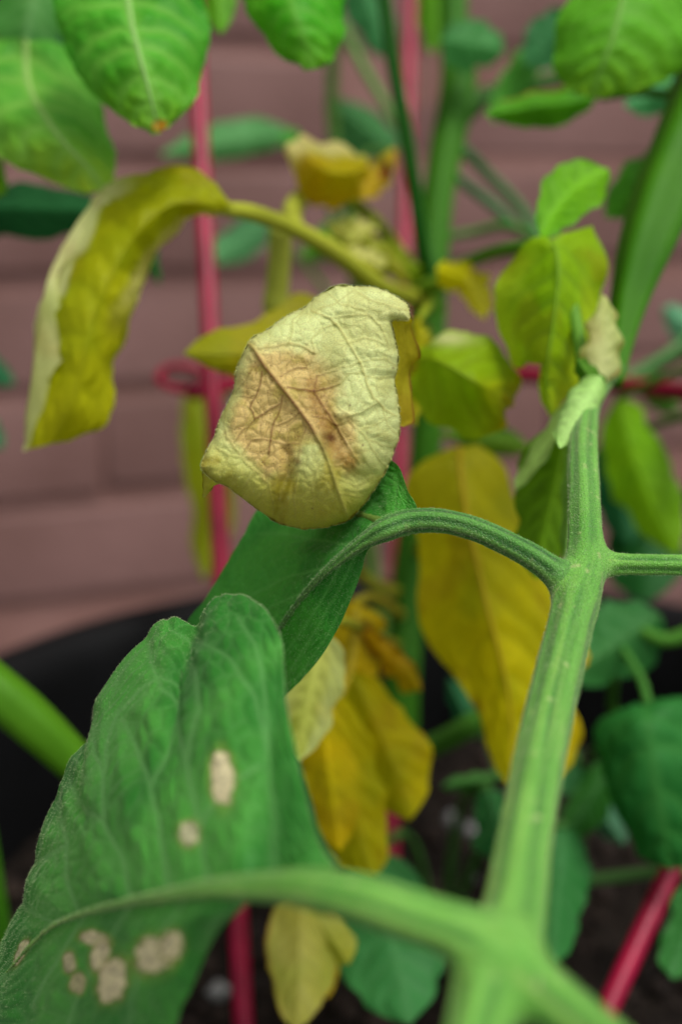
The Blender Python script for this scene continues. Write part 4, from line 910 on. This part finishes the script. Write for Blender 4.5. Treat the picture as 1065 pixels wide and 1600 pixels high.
oval('leaflet', (935, 152, 29), (756, 178, 28), 36, 26, rightp, M_green, (60, 134, 8), alt=(76, 146, 16), dl=.3, dr=.5, peak=.5, power=.7, seed=82, edge=(130, 100, 20), edger=(.9, 1), edge_side=1)
oval('leaflet', (690, 60, 36), (788, 78, 36), 40, 42, rightp, M_green, (50, 116, 50), alt=(62, 130, 62), dl=.3, dr=.3, power=.45, seed=83)
oval('leaflet', (900, 20, 36), (820, 100, 36), 40, 40, rightp, M_green, (60, 120, 66), alt=(50, 110, 60), dl=.3, dr=.3, power=.5, seed=84)
oval('leaflet', (850, 60, 37), (770, 190, 36.5), 26, 30, rightp, M_green, (66, 130, 40), dl=.3, dr=.3, power=.5, seed=85)
oval('leaflet', (1062, 235, 30), (944, 338, 30), 32, 34, rightp, M_green, (58, 128, 18), alt=(68, 138, 26), dl=.3, dr=.4, power=.5, peak=.5, seed=86)
oval('leaflet', (1120, 120, 32), (975, 165, 32), 34, 34, rightp, M_green, (70, 142, 84), dl=.3, dr=.3, power=.5, seed=87)
oval('leaflet', (1120, 210, 31), (1040, 130, 31), 20, 20, rightp, M_green, (90, 140, 40), dl=.3, dr=.3, power=.5, seed=88)
oval('leaflet', (1120, 540, 40), (1035, 480, 40), 30, 26, rightp, M_green, (90, 150, 110), dl=.3, dr=.3, power=.5, seed=89)
tube('petiole', [(1130, 470, 40, 14), (1060, 540, 39, 16), (1000, 580, 38, 18), (950, 600, 37, 16)], (80, 130, 70), M_stem, rightp, n=24, k=10)
oval('leaflet', (962, 620, 34), (1058, 868, 33), 54, 46, rightp, M_green, (112, 172, 8), alt=(126, 182, 12), dl=.4, dr=.5, power=.55, peak=.45, bend=-10, seed=90, nv=60, nu=41, label='long light green leaflet hanging below the red hoop')
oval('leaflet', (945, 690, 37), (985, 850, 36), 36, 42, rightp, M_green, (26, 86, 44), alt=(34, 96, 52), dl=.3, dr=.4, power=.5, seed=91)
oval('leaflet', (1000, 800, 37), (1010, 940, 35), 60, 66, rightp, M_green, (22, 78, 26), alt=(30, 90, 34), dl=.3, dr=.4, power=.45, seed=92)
oval('leaflet', (1000, 585, 40), (1062, 640, 40), 26, 30, rightp, M_green, (70, 120, 40), dl=.3, dr=.4, power=.45, seed=93)
oval('leaflet', (1032, 960, 31), (886, 1060, 30.5), 66, 54, rightp, M_green, (44, 114, 50), alt=(56, 126, 60), dl=.5, dr=.4, peak=.45, power=.5, seed=94, nv=60, nu=41, vein=(90, 146, 80))
tube('petiole', [(1150, 980, 31, 26), (1090, 986, 31, 26), (1040, 1000, 31, 22), (1000, 985, 31, 18)], (76, 136, 40), M_stem, rightp, n=24, k=12)
st = [((985, 1112, 29.4), (1008, 1098, 29), (1050, 1096, 29.4)), ((942, 1120, 29.4), (1012, 1130, 28.4), (1090, 1100, 29.4)), ((934, 1165, 29.3), (1018, 1180, 28.2), (1120, 1150, 29.4)), ((948, 1230, 29.2), (1026, 1235, 28.1), (1125, 1220, 29.4)), ((972, 1290, 29.0), (1036, 1290, 28.1), (1110, 1285, 29.2)), ((1000, 1335, 28.8), (1044, 1330, 28.2), (1085, 1330, 28.8)), ((1040, 1356, 28.5), (1052, 1358, 28.4), (1065, 1354, 28.5))]
leaf('leaflet', st, rightp, M_green, (34, 106, 40), alt=(48, 124, 52), vein=(72, 140, 62), veinw=.5, vwid=.6, nv=70, nu=51, nlat=4, seed=95, puff=1.0, wav=.8, bulge=.2, label='dark green leaflet above the slanting red rod')
tube('petiole', [(970, 1010, 31, 12), (1000, 1060, 30, 14), (1012, 1100, 29.2, 14)], (70, 130, 50), M_stem, rightp, n=20, k=10)
tube('petiole', [(1120, 1360, 31, 18), (1040, 1362, 31, 18), (970, 1370, 31, 20), (900, 1378, 31, 18), (850, 1385, 31, 14)], (96, 142, 74), M_stem, rightp, n=24, k=10)
tube('petiole', [(1110, 1200, 31, 22), (1020, 1170, 33, 18), (960, 1120, 33, 16), (960, 1060, 32, 14)], (60, 110, 30), M_stem, rightp, n=24, k=10)
for (a, b) in [((1066, 40, 28), (982, -76, 26.6)), ((1100, 160, 28.8), (936, 152, 29)), ((1112, 220, 29.1), (1062, 236, 30)), ((1110, 190, 29), (1118, 122, 32)), ((1112, 240, 29.2), (1118, 212, 31)), ((1150, 520, 30), (1120, 540, 40)), ((1160, 560, 30.3), (965, 622, 34)), ((1165, 640, 30.5), (948, 692, 37)), ((1175, 760, 30.7), (1002, 802, 37)), ((1158, 540, 30.3), (1002, 586, 40))]:
    mx_ = [(a[i] + b[i]) / 2 for i in range(3)]; mx_[1] -= 12
    tube('petiole', [(*a, 18), (*mx_, 14), (*b, 10)], (76, 130, 40), M_stem, rightp, n=20, k=10)

# ------------------------------------------------------------------ low seedlings in the pot
def seedling(px, py, leaves, label, stalks=()):
    s = on_soil(px, py)
    t = thing('tomato_seedling', label, 'seedling', (*s, ZS), 'small seedlings low in the pot')
    top = None
    for kk, (b, tp, wl, wr, c, a, sd_) in enumerate(leaves):
        oval('leaflet', b, tp, wl, wr, t, M_green, c, alt=a, dl=.4, dr=.3, power=.5, peak=.48, seed=sd_, nv=50, nu=35, puff=.9, vein=(90, 150, 90), veinw=.4, vwid=.5)
        bb = P(*b); mid_ = (bb + np.array([*s, ZS])) / 2 + np.array([0, .01, .01])
        tube('stalk', [(*s, ZS - .01, .0016), (*mid_, .0014), (*bb, .0010)], (80, 134, 60), M_stem, t, n=20, k=10, world_pts=True)
    return t
seedling(690, 1440, [((585, 1330, 30), (640, 1600, 27), 86, 88, (44, 112, 50), (58, 128, 64), 101), ((880, 1290, 30), (862, 1512, 27.5), 46, 44, (42, 114, 48), (54, 126, 62), 102), ((760, 1230, 31), (800, 1360, 30), 34, 40, (38, 104, 46), (48, 116, 56), 103)], 'low seedling with a round green leaf at bottom centre')
seedling(905, 1300, [((960, 1190, 32), (885, 1310, 31), 34, 32, (40, 104, 24), (52, 116, 34), 104), ((900, 1190, 32), (875, 1240, 31.5), 26, 26, (52, 112, 62), (60, 124, 70), 105), ((930, 1260, 33), (975, 1320, 32.5), 20, 20, (80, 130, 100), (90, 140, 110), 106)], 'small seedling beside the soil right of the thick stalk')
seedling(1100, 1440, [((1100, 1370, 29.5), (1050, 1530, 28), 60, 44, (48, 116, 46), (60, 128, 58), 107)], 'seedling at the lower right edge below the red rod')
seedling(720, 1100, [((742, 1150, 33), (700, 1060, 33), 16, 20, (40, 108, 70), (50, 118, 80), 108), ((780, 1215, 32), (690, 1230, 31.5), 15, 14, (70, 126, 50), (80, 136, 60), 109)], 'thin seedling behind the yellow leaves at centre')

# leaves hanging far behind at the left and centre
rear = thing('tomato_plant', 'rearmost tomato plant, its blurred leaves in front of the brick wall', 'tomato plant', (.03, .44, ZS), 'tomato plants in the pot')
tube('stem', [(.03, .44, ZS - .01, .0030), (*P(575, 860, 46), .0030), (*P(560, 600, 46), .0028), (*P(552, 380, 45.5), .0026), (*P(520, 200, 45.), .0024), (*P(525, -80, 44), .0020)], (84, 126, 50), M_stem, rear, n=60, k=14, world_pts=True)
oval('leaflet', (296, 600, 44), (318, 905, 42), 40, 34, rear, M_yellow, (140, 152, 16), alt=(128, 148, 20), dl=.4, dr=.4, power=.45, peak=.5, bend=20, seed=111, nv=60, nu=31, label='long olive leaflet hanging behind the left red rod')
oval('leaflet', (458, 205, 44), (250, 240, 43), 26, 32, rear, M_green, (76, 140, 74), alt=(88, 150, 86), dl=.3, dr=.4, power=.6, seed=112)
oval('leaflet', (420, 350, 46), (322, 405, 45), 26, 28, rear, M_green, (82, 146, 90), alt=(92, 154, 98), dl=.3, dr=.4, power=.45, seed=113)
oval('leaflet', (620, 235, 46), (508, 155, 45), 42, 34, rear, M_green, (70, 130, 72), alt=(60, 120, 62), dl=.3, dr=.4, power=.5, seed=114)
oval('leaflet', (560, 345, 42), (470, 405, 42), 24, 26, rear, M_green, (70, 128, 30), dl=.3, dr=.4, power=.5, seed=115)
oval('leaflet', (560, -40, 43), (606, 90, 43), 34, 34, rear, M_green, (60, 126, 70), dl=.3, dr=.4, power=.5, seed=116)
oval('leaflet', (672, -60, 42), (676, 82, 42), 22, 24, rear, M_green, (84, 146, 24), dl=.3, dr=.4, power=.5, seed=117)
oval('leaflet', (470, 210, 43), (440, 222, 42.6), 22, 14, rear, M_green, (60, 130, 40), dl=.3, dr=.4, power=.5, seed=118)
for (a, b) in [((553, 420, 45.6), (460, 207, 44)), ((556, 520, 45.8), (420, 352, 46)), ((535, 260, 45.2), (618, 236, 46)), ((556, 480, 45.8), (560, 348, 42)), ((524, -20, 44.2), (560, -38, 43)), ((525, 10, 44.2), (672, -58, 42)), ((565, 700, 46), (298, 602, 44))]:
    mx_ = [(a[i] + b[i]) / 2 for i in range(3)]; mx_[1] -= 10
    tube('petiole', [(*a, 10), (*mx_, 9), (*b, 7)], (84, 130, 50), M_stem, rear, n=20, k=10)

# pale yellow leaves low in front of the soil, bottom centre
lowp = thing('tomato_plant', 'low tomato shoot with pale withering leaves at the bottom beside the red rod', 'tomato plant', (*on_soil(480, 1560), ZS), 'tomato plants in the pot')
PY, PY2 = (176, 176, 70), (190, 188, 92)
oval('leaflet', (470, 1385, 27), (462, 1610, 25), 58, 46, lowp, M_yellow, PY, alt=PY2, dl=.4, dr=.5, power=.5, peak=.4, seed=121, nv=60, nu=41, vein=(150, 146, 60), edge=(150, 110, 40), edger=(.9, 1.0), puff=.8, label='pale yellow withering leaflet')
oval('leaflet', (460, 1388, 27.2), (545, 1508, 26), 40, 36, lowp, M_yellow, (186, 180, 66), alt=PY2, dl=.4, dr=.5, power=.5, peak=.5, seed=122, nv=60, nu=41, vein=(150, 146, 60))
oval('leaflet', (480, 1420, 27.8), (510, 1560, 27.5), 30, 30, lowp, M_yellow, (176, 150, 10), dl=.4, dr=.5, power=.5, peak=.5, seed=123)
b0 = np.array([*on_soil(480, 1560), ZS - .01]); p1 = P(468, 1388, 27.1)
tube('stem', [(*b0, .0022), (*((b0 + p1) / 2 + np.array([0, .012, 0.0])), .0020), (*p1, .0012)], (150, 150, 60), M_stem, lowp, n=24, k=10, world_pts=True)
